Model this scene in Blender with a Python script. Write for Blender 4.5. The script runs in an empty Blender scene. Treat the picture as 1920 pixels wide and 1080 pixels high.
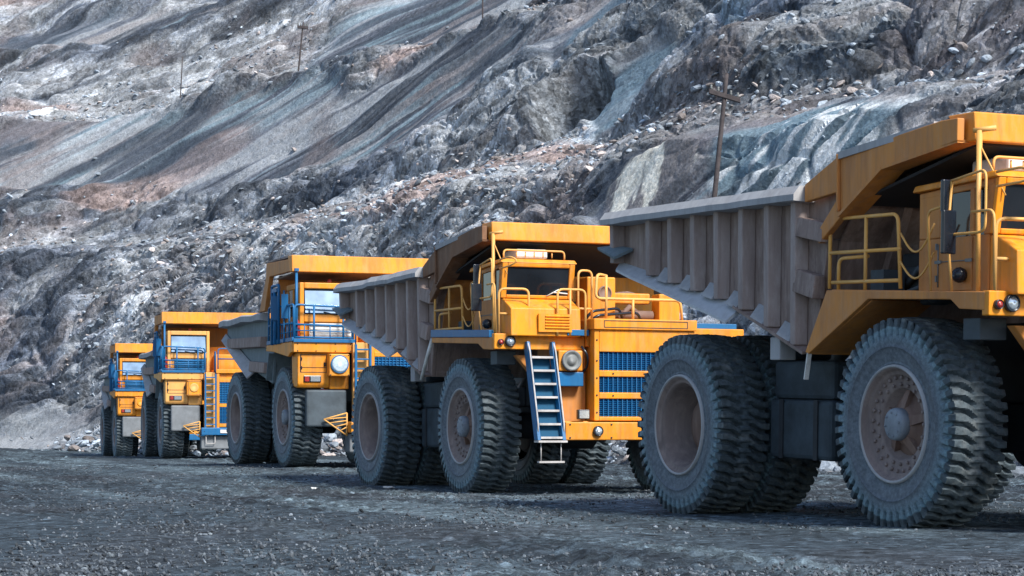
import bpy, bmesh, math, random
import numpy as np
from mathutils import Vector, Matrix

# ------------------------------------------------------------------ camera, light, exposure
SC = bpy.context.scene
COL = SC.collection
CAMH = 0.96
cam_d = bpy.data.cameras.new('camera')
cam = bpy.data.objects.new('camera', cam_d); COL.objects.link(cam)
cam.location = (0, 0, CAMH); cam.rotation_euler = (math.radians(90), 0, 0)
cam_d.sensor_width = 36; cam_d.lens = 4000 / 1920 * 36
cam_d.shift_y = (805 - 540) / 1920
cam_d.clip_start = 0.5; cam_d.clip_end = 3000
SC.camera = cam

SUN_EL, SUN_AZ = math.radians(44), math.radians(141)     # azimuth clockwise from +Y
w = bpy.data.worlds.new('World'); SC.world = w; w.use_nodes = True
nt = w.node_tree; nt.nodes.clear()
sky = nt.nodes.new('ShaderNodeTexSky'); sky.sky_type = 'NISHITA'; sky.sun_disc = False
sky.sun_elevation = SUN_EL; sky.sun_rotation = SUN_AZ
sky.air_density = 1.0; sky.dust_density = 1.0; sky.ozone_density = 1.5
bg = nt.nodes.new('ShaderNodeBackground'); bg.inputs['Strength'].default_value = 0.105
wo = nt.nodes.new('ShaderNodeOutputWorld')
nt.links.new(sky.outputs[0], bg.inputs[0]); nt.links.new(bg.outputs[0], wo.inputs[0])
sun_d = bpy.data.lights.new('sun', 'SUN'); sun_d.energy = 3.4; sun_d.angle = math.radians(14)
sun_d.color = (1.0, 0.965, 0.90)
sun = bpy.data.objects.new('sun', sun_d); COL.objects.link(sun)
sdir = Vector((math.sin(SUN_AZ) * math.cos(SUN_EL), math.cos(SUN_AZ) * math.cos(SUN_EL), math.sin(SUN_EL)))
sun.rotation_euler = sdir.to_track_quat('Z', 'Y').to_euler()
SC.view_settings.view_transform = 'Standard'; SC.view_settings.look = 'None'
SC.view_settings.exposure = 0.84; SC.view_settings.gamma = 1

rnd = random.Random(7)
RNG = np.random.default_rng(5)

# ------------------------------------------------------------------ noise in numpy
def h2(ix, iy, k=0):
    n = (ix.astype(np.int64) * 374761393 + iy.astype(np.int64) * 668265263 + k * 974711 + 1442695) & 0x7fffffff
    n = ((n ^ (n >> 13)) * 1274126177) & 0x7fffffff
    n = ((n ^ (n >> 16)) * 1911520717) & 0x7fffffff
    n ^= n >> 15
    return (n & 0xffffff) / float(0x1000000)
def vnoise(x, y, k=0):
    ix = np.floor(x); iy = np.floor(y); fx = x - ix; fy = y - iy
    fx = fx * fx * (3 - 2 * fx); fy = fy * fy * (3 - 2 * fy)
    a = h2(ix, iy, k); b = h2(ix + 1, iy, k); c = h2(ix, iy + 1, k); d = h2(ix + 1, iy + 1, k)
    return (a + (b - a) * fx) * (1 - fy) + (c + (d - c) * fx) * fy
def fbm(x, y, o=4, k=0, g=.5):
    s = 0; a = 1; t = 0
    for i in range(o):
        s = s + a * vnoise(x, y, k + i * 7); t += a; a *= g; x = x * 2.03 + 3.1; y = y * 2.03 + 1.7
    return s / t
def worley(x, y, k=0):
    """F1, F2, cell ids, offset to the nearest centre"""
    ix = np.floor(x); iy = np.floor(y)
    f1 = np.full(x.shape, 9.); f2 = np.full(x.shape, 9.); cx = np.zeros_like(x); cy = np.zeros_like(x)
    dx = np.zeros_like(x); dy = np.zeros_like(x)
    for i in (-1, 0, 1):
        for j in (-1, 0, 1):
            jx = ix + i; jy = iy + j
            ox = jx + .1 + .8 * h2(jx, jy, k + 1) - x; oy = jy + .1 + .8 * h2(jx, jy, k + 2) - y
            d = np.sqrt(ox * ox + oy * oy)
            m = d < f1
            f2 = np.where(m, f1, np.minimum(f2, d))
            cx = np.where(m, jx, cx); cy = np.where(m, jy, cy); dx = np.where(m, -ox, dx); dy = np.where(m, -oy, dy)
            f1 = np.where(m, d, f1)
    return f1, f2, cx, cy, dx, dy
def facets(x, y, k, tilt, rnd_h, curv):
    """highest of the tilted plates of the neighbouring cells: broken faces that meet in creases; height, gap to the next plate, cell ids"""
    ix = np.floor(x); iy = np.floor(y)
    h1 = np.full(x.shape, -9.); hb = np.full(x.shape, -9.); cx = np.zeros_like(x); cy = np.zeros_like(x)
    for i in (-2, -1, 0, 1, 2):
        for j in (-2, -1, 0, 1, 2):
            jx = ix + i; jy = iy + j
            dx = x - (jx + .1 + .8 * h2(jx, jy, k + 1)); dy = y - (jy + .1 + .8 * h2(jx, jy, k + 2))
            h = (h2(jx, jy, k + 3) - .5) * rnd_h + ((h2(jx, jy, k + 4) - .5) * dx + (h2(jx, jy, k + 5) - .5) * dy) * 2 * tilt - curv * (dx * dx + dy * dy)
            m = h > h1
            hb = np.where(m, h1, np.maximum(hb, h)); cx = np.where(m, jx, cx); cy = np.where(m, jy, cy); h1 = np.where(m, h, h1)
    return h1, h1 - hb, cx, cy
def sst(a, b, x):
    t = np.clip((x - a) / (b - a), 0, 1); return t * t * (3 - 2 * t)

# ------------------------------------------------------------------ materials
def new_mat(name):
    m = bpy.data.materials.new(name); m.use_nodes = True
    nt = m.node_tree; b = nt.nodes['Principled BSDF']
    return m, nt, b
def N(nt, t, **kw):
    n = nt.nodes.new(t)
    for k, v in kw.items(): setattr(n, k, v)
    return n
def noise(nt, scale, detail=4, rough=.6, vec=None, dist=0):
    n = N(nt, 'ShaderNodeTexNoise'); n.inputs['Scale'].default_value = scale
    n.inputs['Detail'].default_value = detail; n.inputs['Roughness'].default_value = rough
    n.inputs['Distortion'].default_value = dist
    if vec is not None: nt.links.new(vec, n.inputs['Vector'])
    return n
def ramp(nt, fac, stops):
    r = N(nt, 'ShaderNodeValToRGB'); e = r.color_ramp.elements
    while len(e) < len(stops): e.new(.5)
    for q, (p, c) in zip(e, stops): q.position = p; q.color = (*c, 1) if len(c) == 3 else c
    nt.links.new(fac, r.inputs[0]); return r
def mixc(nt, fac, a, b, mode='MIX'):
    m = N(nt, 'ShaderNodeMix', data_type='RGBA', blend_type=mode)
    for s, v in ((m.inputs[0], fac), (m.inputs[6], a), (m.inputs[7], b)):
        if hasattr(v, 'is_output'): nt.links.new(v, s)
        elif isinstance(v, (int, float)): s.default_value = v
        else: s.default_value = (*v, 1)
    return m.outputs[2]
def bump(nt, b, hgt, strength=.3, dist=.02):
    n = N(nt, 'ShaderNodeBump'); n.inputs['Strength'].default_value = strength; n.inputs['Distance'].default_value = dist
    nt.links.new(hgt, n.inputs['Height']); nt.links.new(n.outputs[0], b.inputs['Normal'])
def painted(name, col, dirt, dust, amt=.45, rough=.5, chip=(.12, .05, .03), seed=0.):
    """paint with dust streaks, stains and rust chips that stay where they are"""
    m, nt, b = new_mat(name)
    g = N(nt, 'ShaderNodeNewGeometry'); mp = N(nt, 'ShaderNodeMapping')
    mp.inputs['Scale'].default_value = (1, 1, .35); mp.inputs['Location'].default_value = (seed, seed * .7, 0)
    nt.links.new(g.outputs['Position'], mp.inputs[0])
    ms = N(nt, 'ShaderNodeMapping'); ms.inputs['Scale'].default_value = (1, 1, .09); nt.links.new(g.outputs['Position'], ms.inputs[0])
    n4 = noise(nt, 11, 3, .6, ms.outputs[0]); f4 = ramp(nt, n4.outputs[0], [(.50, (0, 0, 0)), (.72, (1, 1, 1))])
    n1 = noise(nt, 1.7, 6, .65, mp.outputs[0], .6); n2 = noise(nt, 9, 5, .7, mp.outputs[0]); n3 = noise(nt, 28, 4, .7, g.outputs['Position'])
    f1 = ramp(nt, n1.outputs[0], [(.38, (0, 0, 0)), (.72, (1, 1, 1))])
    f2 = ramp(nt, n2.outputs[0], [(.45, (0, 0, 0)), (.75, (1, 1, 1))])
    f3 = ramp(nt, n3.outputs[0], [(.66, (0, 0, 0)), (.72, (1, 1, 1))])
    mu = N(nt, 'ShaderNodeMath', operation='MULTIPLY'); mu.inputs[1].default_value = amt
    nt.links.new(f1.outputs[0], mu.inputs[0])
    c = mixc(nt, mu.outputs[0], col, dirt)
    mu2 = N(nt, 'ShaderNodeMath', operation='MULTIPLY'); mu2.inputs[1].default_value = amt * .8
    nt.links.new(f2.outputs[0], mu2.inputs[0])
    c = mixc(nt, mu2.outputs[0], c, dust)
    mu4 = N(nt, 'ShaderNodeMath', operation='MULTIPLY'); mu4.inputs[1].default_value = amt * .75; nt.links.new(f4.outputs[0], mu4.inputs[0])
    c = mixc(nt, mu4.outputs[0], c, dirt)
    mu3 = N(nt, 'ShaderNodeMath', operation='MULTIPLY'); nt.links.new(f3.outputs[0], mu3.inputs[0]); nt.links.new(f1.outputs[0], mu3.inputs[1])
    c = mixc(nt, mu3.outputs[0], c, chip)
    nt.links.new(c, b.inputs['Base Color'])
    b.inputs['Roughness'].default_value = rough; b.inputs['Specular IOR Level'].default_value = .35
    bump(nt, b, n2.outputs[0], .12, .03)
    return m
def plain(name, col, rough=.5, metal=0., spec=.5, var=.25, scale=6):
    m, nt, b = new_mat(name)
    g = N(nt, 'ShaderNodeNewGeometry')
    n = noise(nt, scale, 5, .65, g.outputs['Position'])
    r = ramp(nt, n.outputs[0], [(.3, tuple(c * (1 - var) for c in col)), (.7, tuple(c * (1 + var) for c in col))])
    nt.links.new(r.outputs[0], b.inputs['Base Color'])
    b.inputs['Roughness'].default_value = rough; b.inputs['Metallic'].default_value = metal; b.inputs['Specular IOR Level'].default_value = spec
    return m
M = {}
M['yellow'] = painted('yellow_paint', (.86, .305, .006), (.36, .14, .03), (.56, .32, .14), .66)
M['yellow_worn'] = painted('worn_yellow_paint', (.64, .255, .05), (.34, .145, .06), (.52, .28, .14), .72, .6, seed=4.)
M['yellow_pale'] = painted('sun_faded_yellow_paint', (.80, .40, .10), (.55, .27, .10), (.74, .46, .22), .55, .6, seed=9.)
M['blue'] = painted('blue_paint', (.005, .135, .34), (.02, .08, .17), (.06, .15, .24), .45, .45, (.03, .03, .04))
M['steel'] = painted('dusty_tray_steel', (.315, .235, .205), (.155, .11, .095), (.44, .36, .325), .9, .75, (.24, .105, .05))
M['steel_blue'] = painted('blue_grey_tray_steel', (.17, .22, .25), (.11, .15, .17), (.27, .31, .33), .75, .7, (.15, .09, .06), 3.)
M['steel_pale'] = painted('pale_dusty_steel', (.40, .405, .42), (.26, .255, .26), (.50, .50, .50), .7, .8, (.22, .16, .12), 6.)
M['steel_rib'] = painted('worn_rib_steel', (.38, .31, .29), (.22, .165, .15), (.48, .42, .40), .8, .7, (.24, .12, .06), 11.)
M['steel_bare'] = painted('scraped_bare_steel', (.50, .53, .57), (.34, .34, .36), (.62, .63, .64), .6, .5, (.25, .15, .10), 8.)
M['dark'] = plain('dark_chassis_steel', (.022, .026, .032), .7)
M['tank_dark'] = plain('dark_blue_grey_tank_steel', (.034, .050, .064), .75, var=.45, scale=3)
M['blue_dark'] = painted('dark_blue_ladder_paint', (.003, .070, .15), (.01, .05, .10), (.02, .08, .13), .3, .8, (.03, .03, .04))  # darker, duller blue for the ladder's back plate
M['shield_brown'] = painted('rust_stained_yellow_paint', (.22, .10, .045), (.11, .06, .04), (.28, .18, .12), .8, .7, (.14, .06, .03), 7.)
M['tank'] = plain('dusty_grey_tank_steel', (.055, .075, .092), .7, var=.35, scale=3)
M['tank_pale'] = plain('pale_grey_tank_steel', (.17, .185, .20), .7, var=.3, scale=3)
M['rail'] = painted('handrail_paint', (.80, .42, .10), (.55, .30, .12), (.70, .48, .26), .5)
M['rail_white'] = plain('chalky_rail_paint', (.46, .44, .43), .6)
M['grey'] = plain('grey_metal', (.16, .17, .17), .5)
M['white'] = plain('white_paint', (.66, .66, .64), .6)
M['mirror'] = plain('black_mirror_housing', (.012, .018, .028), .25)
M['red'] = plain('red_lamp_plastic', (.30, .03, .025), .3)
M['wood'] = plain('weathered_pole_wood', (.06, .05, .052), .9, var=.4)
M['chrome'] = plain('chrome_bezel', (.6, .62, .65), .25, 1., var=.05)
M['hub'] = painted('rust_brown_wheel_steel', (.22, .14, .112), (.13, .085, .07), (.30, .22, .18), .8, .8, (.25, .12, .06), 2.)
M['rim'] = painted('dusty_rim_steel', (.25, .195, .18), (.14, .11, .105), (.36, .29, .26), .8, .75, (.22, .11, .06), 5.)
M['cap'] = plain('grey_hub_cap', (.21, .24, .28), .6, var=.3)
M['lens'] = plain('lamp_lens', (.55, .62, .68), .12, .6, var=.2, scale=40)
def glass(name, col, rough, metal):
    m, nt, b = new_mat(name)
    g = N(nt, 'ShaderNodeNewGeometry'); n = noise(nt, 2.2, 3, .5, g.outputs['Position'])
    r = ramp(nt, n.outputs[0], [(.35, tuple(c * .7 for c in col)), (.7, tuple(min(1, c * 1.2) for c in col))])
    nt.links.new(r.outputs[0], b.inputs['Base Color'])
    b.inputs['Roughness'].default_value = rough; b.inputs['Metallic'].default_value = metal
    return m
M['glass_dark'] = glass('dark_cab_glass', (.014, .018, .024), .08, 0.)
M['glass_sky'] = glass('sky_reflecting_glass', (.50, .62, .70), .10, 1.)
def tyre_mat():
    m, nt, b = new_mat('dusty_tyre_rubber')
    tc = N(nt, 'ShaderNodeTexCoord'); sx = N(nt, 'ShaderNodeSeparateXYZ'); nt.links.new(tc.outputs['Object'], sx.inputs[0])
    cb = N(nt, 'ShaderNodeCombineXYZ'); nt.links.new(sx.outputs[0], cb.inputs[0]); nt.links.new(sx.outputs[2], cb.inputs[2])
    ln = N(nt, 'ShaderNodeVectorMath', operation='LENGTH'); nt.links.new(cb.outputs[0], ln.inputs[0])
    n1 = noise(nt, 3.2, 6, .65, tc.outputs['Object'], .5); n2 = noise(nt, 22, 4, .7, tc.outputs['Object'])
    ad = N(nt, 'ShaderNodeMath', operation='MULTIPLY_ADD'); nt.links.new(n1.outputs[0], ad.inputs[0]); ad.inputs[1].default_value = .12
    nt.links.new(ln.outputs['Value'], ad.inputs[2])
    r = ramp(nt, ad.outputs[0], [(.60, (.165, .20, .235)), (.80, (.130, .155, .185)), (.93, (.17, .25, .30)), (.985, (.18, .285, .335)), (1.03, (.075, .102, .12))])
    nt.links.new(r.outputs[0], b.inputs['Base Color'])
    c2 = ramp(nt, n2.outputs[0], [(.35, (.55, .55, .55)), (.75, (1.25, 1.25, 1.25))])
    c = mixc(nt, 1., r.outputs[0], c2.outputs[0], 'MULTIPLY')
    g3 = N(nt, 'ShaderNodeNewGeometry'); n3 = noise(nt, 1.6, 5, .7, g3.outputs['Position'], .4)
    mf = ramp(nt, n3.outputs[0], [(.56, (0, 0, 0)), (.66, (1, 1, 1))]); tr = ramp(nt, ln.outputs['Value'], [(.985, (0, 0, 0)), (1.0, (.55, .55, .55))])
    mu = N(nt, 'ShaderNodeMath', operation='MULTIPLY'); nt.links.new(mf.outputs[0], mu.inputs[0]); nt.links.new(tr.outputs[0], mu.inputs[1])
    c = mixc(nt, mu.outputs[0], c, (.24, .26, .26)); nt.links.new(c, b.inputs['Base Color'])
    rr = ramp(nt, n1.outputs[0], [(.35, (.8, .8, .8)), (.75, (.45, .45, .45))]); nt.links.new(rr.outputs[0], b.inputs['Roughness'])
    b.inputs['Specular IOR Level'].default_value = .4
    bump(nt, b, n2.outputs[0], .25, .02)
    return m
M['tyre'] = tyre_mat()
def vcol_mat(name, scale, bstr, bdist, rough=.9, var=.45, spec=.2, crack=0, shade=.36):
    m, nt, b = new_mat(name)
    at = N(nt, 'ShaderNodeAttribute'); at.attribute_name = 'Col'
    g = N(nt, 'ShaderNodeNewGeometry')
    n = noise(nt, scale, 7, .72, g.outputs['Position']); n2 = noise(nt, scale * 5, 4, .7, g.outputs['Position'])
    r = ramp(nt, n.outputs[0], [(.3, (1 - var,) * 3), (.7, (1 + var,) * 3)])
    r2 = ramp(nt, n2.outputs[0], [(.3, (.7,) * 3), (.7, (1.3,) * 3)])
    c = mixc(nt, 1., at.outputs['Color'], r.outputs[0], 'MULTIPLY'); c = mixc(nt, 1., c, r2.outputs[0], 'MULTIPLY')
    nt.links.new(c, b.inputs['Base Color'])
    b.inputs['Roughness'].default_value = rough; b.inputs['Specular IOR Level'].default_value = spec
    ad = N(nt, 'ShaderNodeMath', operation='ADD'); nt.links.new(n.outputs[0], ad.inputs[0]); nt.links.new(n2.outputs[0], ad.inputs[1])
    hgt = ad.outputs[0]
    if crack:                                        # angular flakes: every cell a tilted plane with its own shade
        sc_ = N(nt, 'ShaderNodeMath', operation='MULTIPLY'); nt.links.new(hgt, sc_.inputs[0]); sc_.inputs[1].default_value = .35; hgt = sc_.outputs[0]
        wv = N(nt, 'ShaderNodeVectorMath', operation='MULTIPLY_ADD'); nt.links.new(n.outputs['Color'], wv.inputs[0]); wv.inputs[1].default_value = (.35,) * 3; nt.links.new(g.outputs['Position'], wv.inputs[2])
        cc = c
        for sc, am in ((crack, 2.2), (crack * 2.1, 2.6)):
            vo = N(nt, 'ShaderNodeTexVoronoi'); vo.inputs['Scale'].default_value = sc; nt.links.new(wv.outputs[0], vo.inputs['Vector'])
            df = N(nt, 'ShaderNodeVectorMath', operation='SUBTRACT'); nt.links.new(wv.outputs[0], df.inputs[0]); nt.links.new(vo.outputs['Position'], df.inputs[1])
            rc = N(nt, 'ShaderNodeVectorMath', operation='SUBTRACT'); nt.links.new(vo.outputs['Color'], rc.inputs[0]); rc.inputs[1].default_value = (.5,) * 3
            dt = N(nt, 'ShaderNodeVectorMath', operation='DOT_PRODUCT'); nt.links.new(df.outputs[0], dt.inputs[0]); nt.links.new(rc.outputs[0], dt.inputs[1])
            fa = N(nt, 'ShaderNodeMath', operation='MULTIPLY'); nt.links.new(dt.outputs['Value'], fa.inputs[0]); nt.links.new(at.outputs['Alpha'], fa.inputs[1])
            mm = N(nt, 'ShaderNodeMath', operation='MULTIPLY_ADD'); nt.links.new(fa.outputs[0], mm.inputs[0]); mm.inputs[1].default_value = am * sc; nt.links.new(hgt, mm.inputs[2]); hgt = mm.outputs[0]
            sv = N(nt, 'ShaderNodeSeparateXYZ'); nt.links.new(vo.outputs['Color'], sv.inputs[0])
            rr = ramp(nt, sv.outputs[0], [(0, (1 - shade,) * 3), (.5, (.97,) * 3), (1, (1 + shade * .9,) * 3)])
            cc = mixc(nt, at.outputs['Alpha'], cc, mixc(nt, 1., cc, rr.outputs[0], 'MULTIPLY'))
        nt.links.new(cc, b.inputs['Base Color'])
    bump(nt, b, hgt, bstr, bdist)
    return m
M['rock'] = vcol_mat('layered_rock', 2.2, .75, .10, var=.25, crack=3.6)
M['gravel'] = vcol_mat('dark_gravel_ground', 5.0, .6, .04, crack=11., shade=.45)
M['stone'] = vcol_mat('loose_stone', 6., .4, .04)

# ------------------------------------------------------------------ mesh helpers
class MB:
    def __init__(s): s.v = []; s.f = []; s.sm = []
    def add(s, vs, fs, smooth=False):
        o = len(s.v); s.v += [tuple(p) for p in vs]
        for f in fs: s.f.append(tuple(i + o for i in f)); s.sm.append(smooth)
        return s
    def box(s, x0, x1, y0, y1, z0, z1):
        return s.add([(x0, y0, z0), (x1, y0, z0), (x1, y1, z0), (x0, y1, z0), (x0, y0, z1), (x1, y0, z1), (x1, y1, z1), (x0, y1, z1)],
                     [(0, 3, 2, 1), (4, 5, 6, 7), (0, 1, 5, 4), (1, 2, 6, 5), (2, 3, 7, 6), (3, 0, 4, 7)])
    def hexa(s, p8):
        return s.add(p8, [(0, 3, 2, 1), (4, 5, 6, 7), (0, 1, 5, 4), (1, 2, 6, 5), (2, 3, 7, 6), (3, 0, 4, 7)])
    def prism(s, pts, y0, y1):
        """polygon of (x, z) extruded from y0 to y1"""
        n = len(pts); vs = [(x, y0, z) for x, z in pts] + [(x, y1, z) for x, z in pts]
        a = sum(pts[i][0] * pts[(i + 1) % n][1] - pts[(i + 1) % n][0] * pts[i][1] for i in range(n))
        fs = [tuple(range(n)), tuple(range(2 * n - 1, n - 1, -1))]
        for i in range(n): j = (i + 1) % n; fs.append((i, i + n, j + n, j))
        if (a < 0) != (y1 < y0): fs = [f[::-1] for f in fs]
        return s.add(vs, fs)
    def plate(s, quad, t):
        """four points thickened by t along the normal"""
        q = [Vector(p) for p in quad]; n = (q[2] - q[0]).cross(q[3] - q[1]).normalized() * t
        return s.add([p + n for p in q] + [p for p in q], [(0, 1, 2, 3), (7, 6, 5, 4), (0, 4, 5, 1), (1, 5, 6, 2), (2, 6, 7, 3), (3, 7, 4, 0)])
    def tube(s, pts, r, n=8, bend=0., closed=False):
        P = [Vector(p) for p in pts]
        if bend > 0:
            Q = [P[0]]
            for a, b, c in zip(P, P[1:], P[2:]):
                d1 = (a - b); d2 = (c - b); k = min(bend, d1.length * .49, d2.length * .49)
                s1 = b + d1.normalized() * k; s2 = b + d2.normalized() * k
                for t in (0, .25, .5, .75, 1): Q.append(s1 * (1 - t) ** 2 + b * 2 * t * (1 - t) + s2 * t * t)
            Q.append(P[-1]); P = Q
        vs = []; m = len(P); up = None
        for i, p in enumerate(P):
            d = (P[min(i + 1, m - 1)] - P[max(i - 1, 0)]).normalized()
            if up is None: up = Vector((0, 0, 1)) if abs(d.z) < .9 else Vector((1, 0, 0))
            a = d.cross(up)
            if a.length < 1e-4: up = Vector((.3, 1, .2)); a = d.cross(up)
            a.normalize(); b = a.cross(d).normalized(); up = b
            rr = r[i] if isinstance(r, (list, tuple)) else r
            for k in range(n):
                t = 2 * math.pi * k / n; vs.append(p + (a * math.cos(t) + b * math.sin(t)) * rr)
        fs = []
        for i in range(m - 1):
            for k in range(n):
                j = (k + 1) % n; fs.append((i * n + k, i * n + j, (i + 1) * n + j, (i + 1) * n + k))
        fs += [tuple(range(n - 1, -1, -1)), tuple(range((m - 1) * n, m * n))]
        return s.add(vs, fs, True)
    def lathe(s, prof, c=(0, 0, 0), axis='Y', n=32, smooth=True, cap=True):
        """profile of (r, h) spun about the axis through c"""
        vs = []
        for r, h in prof:
            for k in range(n):
                t = 2 * math.pi * k / n; a = r * math.cos(t); b = r * math.sin(t)
                vs.append({'Y': (c[0] + a, c[1] + h, c[2] + b), 'X': (c[0] + h, c[1] + a, c[2] + b), 'Z': (c[0] + a, c[1] + b, c[2] + h)}[axis])
        fs = []
        for i in range(len(prof) - 1):
            for k in range(n):
                j = (k + 1) % n; fs.append((i * n + k, i * n + j, (i + 1) * n + j, (i + 1) * n + k))
        if cap: fs += [tuple(range(n)), tuple(range((len(prof) - 1) * n, len(prof) * n))[::-1]]
        return s.add(vs, fs, smooth)
    def disc(s, c, r, axis='X', t=.03, n=28):
        return s.lathe([(r, 0), (r, t)], c, axis, n, False)
    def mesh(s, name, mat):
        me = bpy.data.meshes.new(name); me.from_pydata(s.v, [], s.f)
        me.polygons.foreach_set('use_smooth', s.sm); me.materials.append(mat) if mat else None; me.update()
        bm = bmesh.new(); bm.from_mesh(me); bmesh.ops.recalc_face_normals(bm, faces=bm.faces); bm.to_mesh(me); bm.free()
        return me
    def build(s, name, mat, parent=None, bevel=0.):
        o = bpy.data.objects.new(name, s.mesh(name, mat)); COL.objects.link(o); o.parent = parent
        if bevel > 0:
            b = o.modifiers.new('edge', 'BEVEL'); b.width = bevel; b.segments = 2; b.limit_method = 'ANGLE'; b.angle_limit = math.radians(35)
        return o
def empty(name, parent=None, loc=(0, 0, 0), rz=0.):
    o = bpy.data.objects.new(name, None); COL.objects.link(o); o.parent = parent
    o.location = loc; o.rotation_euler = (0, 0, rz); o.empty_display_size = .3; return o
def tag(o, label, cat, group=None, kind=None):
    if label: o['label'] = label
    if cat: o['category'] = cat
    if group: o['group'] = group
    if kind: o['kind'] = kind
    return o
def np_mesh(name, verts, quads, mat, col=None, smooth=False):
    me = bpy.data.meshes.new(name); nv = len(verts); nf = len(quads); k = quads.shape[1]
    me.vertices.add(nv); me.vertices.foreach_set('co', verts.astype(np.float32).ravel())
    me.loops.add(nf * k); me.loops.foreach_set('vertex_index', quads.astype(np.int32).ravel())
    me.polygons.add(nf); me.polygons.foreach_set('loop_start', (np.arange(nf) * k).astype(np.int32))
    me.polygons.foreach_set('loop_total', np.full(nf, k, np.int32))
    me.polygons.foreach_set('use_smooth', np.full(nf, smooth))
    me.materials.append(mat); me.update(calc_edges=True)
    if col is not None:
        a = me.color_attributes.new('Col', 'FLOAT_COLOR', 'POINT')
        a.data.foreach_set('color', np.c_[np.clip(col[:, :3], 0, 1), col[:, 3:] if col.shape[1] > 3 else np.ones((nv, 1))].astype(np.float32).ravel())
    return me
def grid_quads(nr, nc, wrap=False):
    i = np.arange(nr - 1)[:, None]; j = np.arange(nc if wrap else nc - 1)[None]
    j2 = (j + 1) % nc
    return np.stack([i * nc + j, i * nc + j2, (i + 1) * nc + j2, (i + 1) * nc + j], -1).reshape(-1, 4)

# ------------------------------------------------------------------ where the five trucks stand
POSE = {}                                        # ground point under the front axle, heading, ground height
def pose(k, pxf, yf, th, pyb, half=1.9):
    a = math.radians(th); gz = CAMH - (pyb - 805) / 4000 * yf
    POSE[k] = ((pxf - 960) / 4000 * yf + half * math.cos(a), yf + half * math.sin(a), gz, a - math.pi / 2)
pose('A', 1671, 20.54, 23.9, 990); pose('B', 861, 32.1, 21.6, 924); pose('C', 529.5, 44., 19.7, 873)
pose('D', 300, 63, 15, 859); pose('E', 214, 80, 15.5, 859)

def ground_z(x, y):
    z = np.zeros_like(x)
    for p in POSE.values():
        cx = p[0] + 2.1 * math.cos(p[3] + math.pi); cy = p[1] + 2.1 * math.sin(p[3] + math.pi)
        z = z + p[2] * np.exp(-(((x - cx) / 7.) ** 2 + ((y - cy) / 7.) ** 2))
    return z

# ------------------------------------------------------------------ ground
def build_ground():
    ys = [-40., -20, -8, 0, 5, 9]; y = 11.
    while y < 112: ys.append(y); y += max(.035, .0034 * y)
    ys += [114, 118, 125, 140, 170, 230, 320, 500, 900, 1600]
    ys = np.array(ys)
    us = np.r_[-4, -2.4, -1.5, -1, -.7, -.5, -.4, np.linspace(-.33, .33, 620), .4, .5, .7, 1, 1.5, 2.4, 4]
    Y, U = np.meshgrid(ys, us, indexing='ij'); X = U * (np.abs(Y) + 3.)
    hx = math.sin(math.radians(21)); hy = -math.cos(math.radians(21))
    a = X * hx + Y * hy; b = X * hy - Y * hx                 # along the parked row, across it
    near = sst(120, 100, Y) * sst(9, 11, Y)
    z = ground_z(X, Y)
    und = (fbm(X * .22, Y * .22, 3, 3) - .5) * .08 * sst(26, 15, Y) * sst(8, 14, Y)
    rut = (fbm(a * .08, b * .9, 3, 9) - .5) * .10
    clod = fbm(X * 2.1, Y * 2.1, 4, 21, .62); rough = sst(.36, .62, fbm(a * .10 + 3, b * .34, 4, 31))
    f1, f2, cx, cy, dx, dy = worley(X * 6.5, Y * 4.5, 41); hh = h2(cx, cy, 5)
    peb = np.clip(1 - f1 * 1.8, 0, 1) * (hh > .40) * hh
    f1b, f2b, cxb, cyb, dxb, dyb = worley(X * 2.1 + .4 * clod, Y * 2.1, 47); hb = h2(cxb, cyb, 8)
    lump = np.clip(.8 - f1b * 1.7, 0, 1) * (hb > .62) * hb
    amp = .25 + rough
    z = z + near * (und + rut * .35 + (clod - .5) * .055 * amp + peb * .040 * amp + lump * .07 * rough * rough)
    dark = np.array([.026, .034, .044]); mid = np.array([.054, .075, .094]); pale = np.array([.15, .205, .24]); brown = np.array([.066, .066, .074])
    t = fbm(a * .035 + 7, b * .42, 4, 51); d2 = fbm(X * .9, Y * .45, 4, 57)
    col = mid + (pale - mid) * (sst(.44, .62, t) * sst(.25, .5, d2))[..., None]
    col = col + (dark - col) * (rough * .75 * sst(.42, .6, clod))[..., None]
    col = col + (brown - col) * (sst(.56, .7, fbm(X * .35, Y * .2, 3, 61)) * .3)[..., None]
    col = col * (.62 + .76 * h2(cx, cy, 14) * (f1 < .5) + .38 * (f1 >= .5))[..., None]
    speck = (hh > .86) * (f1 < .34)
    col = col * (1 + .9 * speck * h2(cx, cy, 12))[..., None]
    col = np.where(((hh < .10) & (f1 < .4))[..., None], col * .45, col)
    trk = sum(np.exp(-((b - b0 - .35 * np.sin(a * .05 + k)) / .42) ** 2) for k, b0 in enumerate((-9.4, -7.3, -5.6, -3.5, -1.4, -12.6)))
    trk = np.clip(trk, 0, 1) * sst(.32, .55, fbm(a * .12, b * .3, 3, 67)); lug = ((a * 3.1 + .5 * np.abs(((b * 2.2) % 1) - .5)) % 1 < .38)
    z = z + near * trk * (lug * .028 - .03)
    col = col + (pale * .85 - col) * (trk * (.42 + .25 * lug))[..., None]
    v = np.stack([X, Y, z], -1).reshape(-1, 3)
    me = np_mesh('ground', v, grid_quads(len(ys), len(us)), M['gravel'], col.reshape(-1, 3))
    o = bpy.data.objects.new('ground', me); COL.objects.link(o); tag(o, 'dark blue grey crushed gravel yard in front of the rock slope', None, kind='structure')
build_ground()

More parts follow.
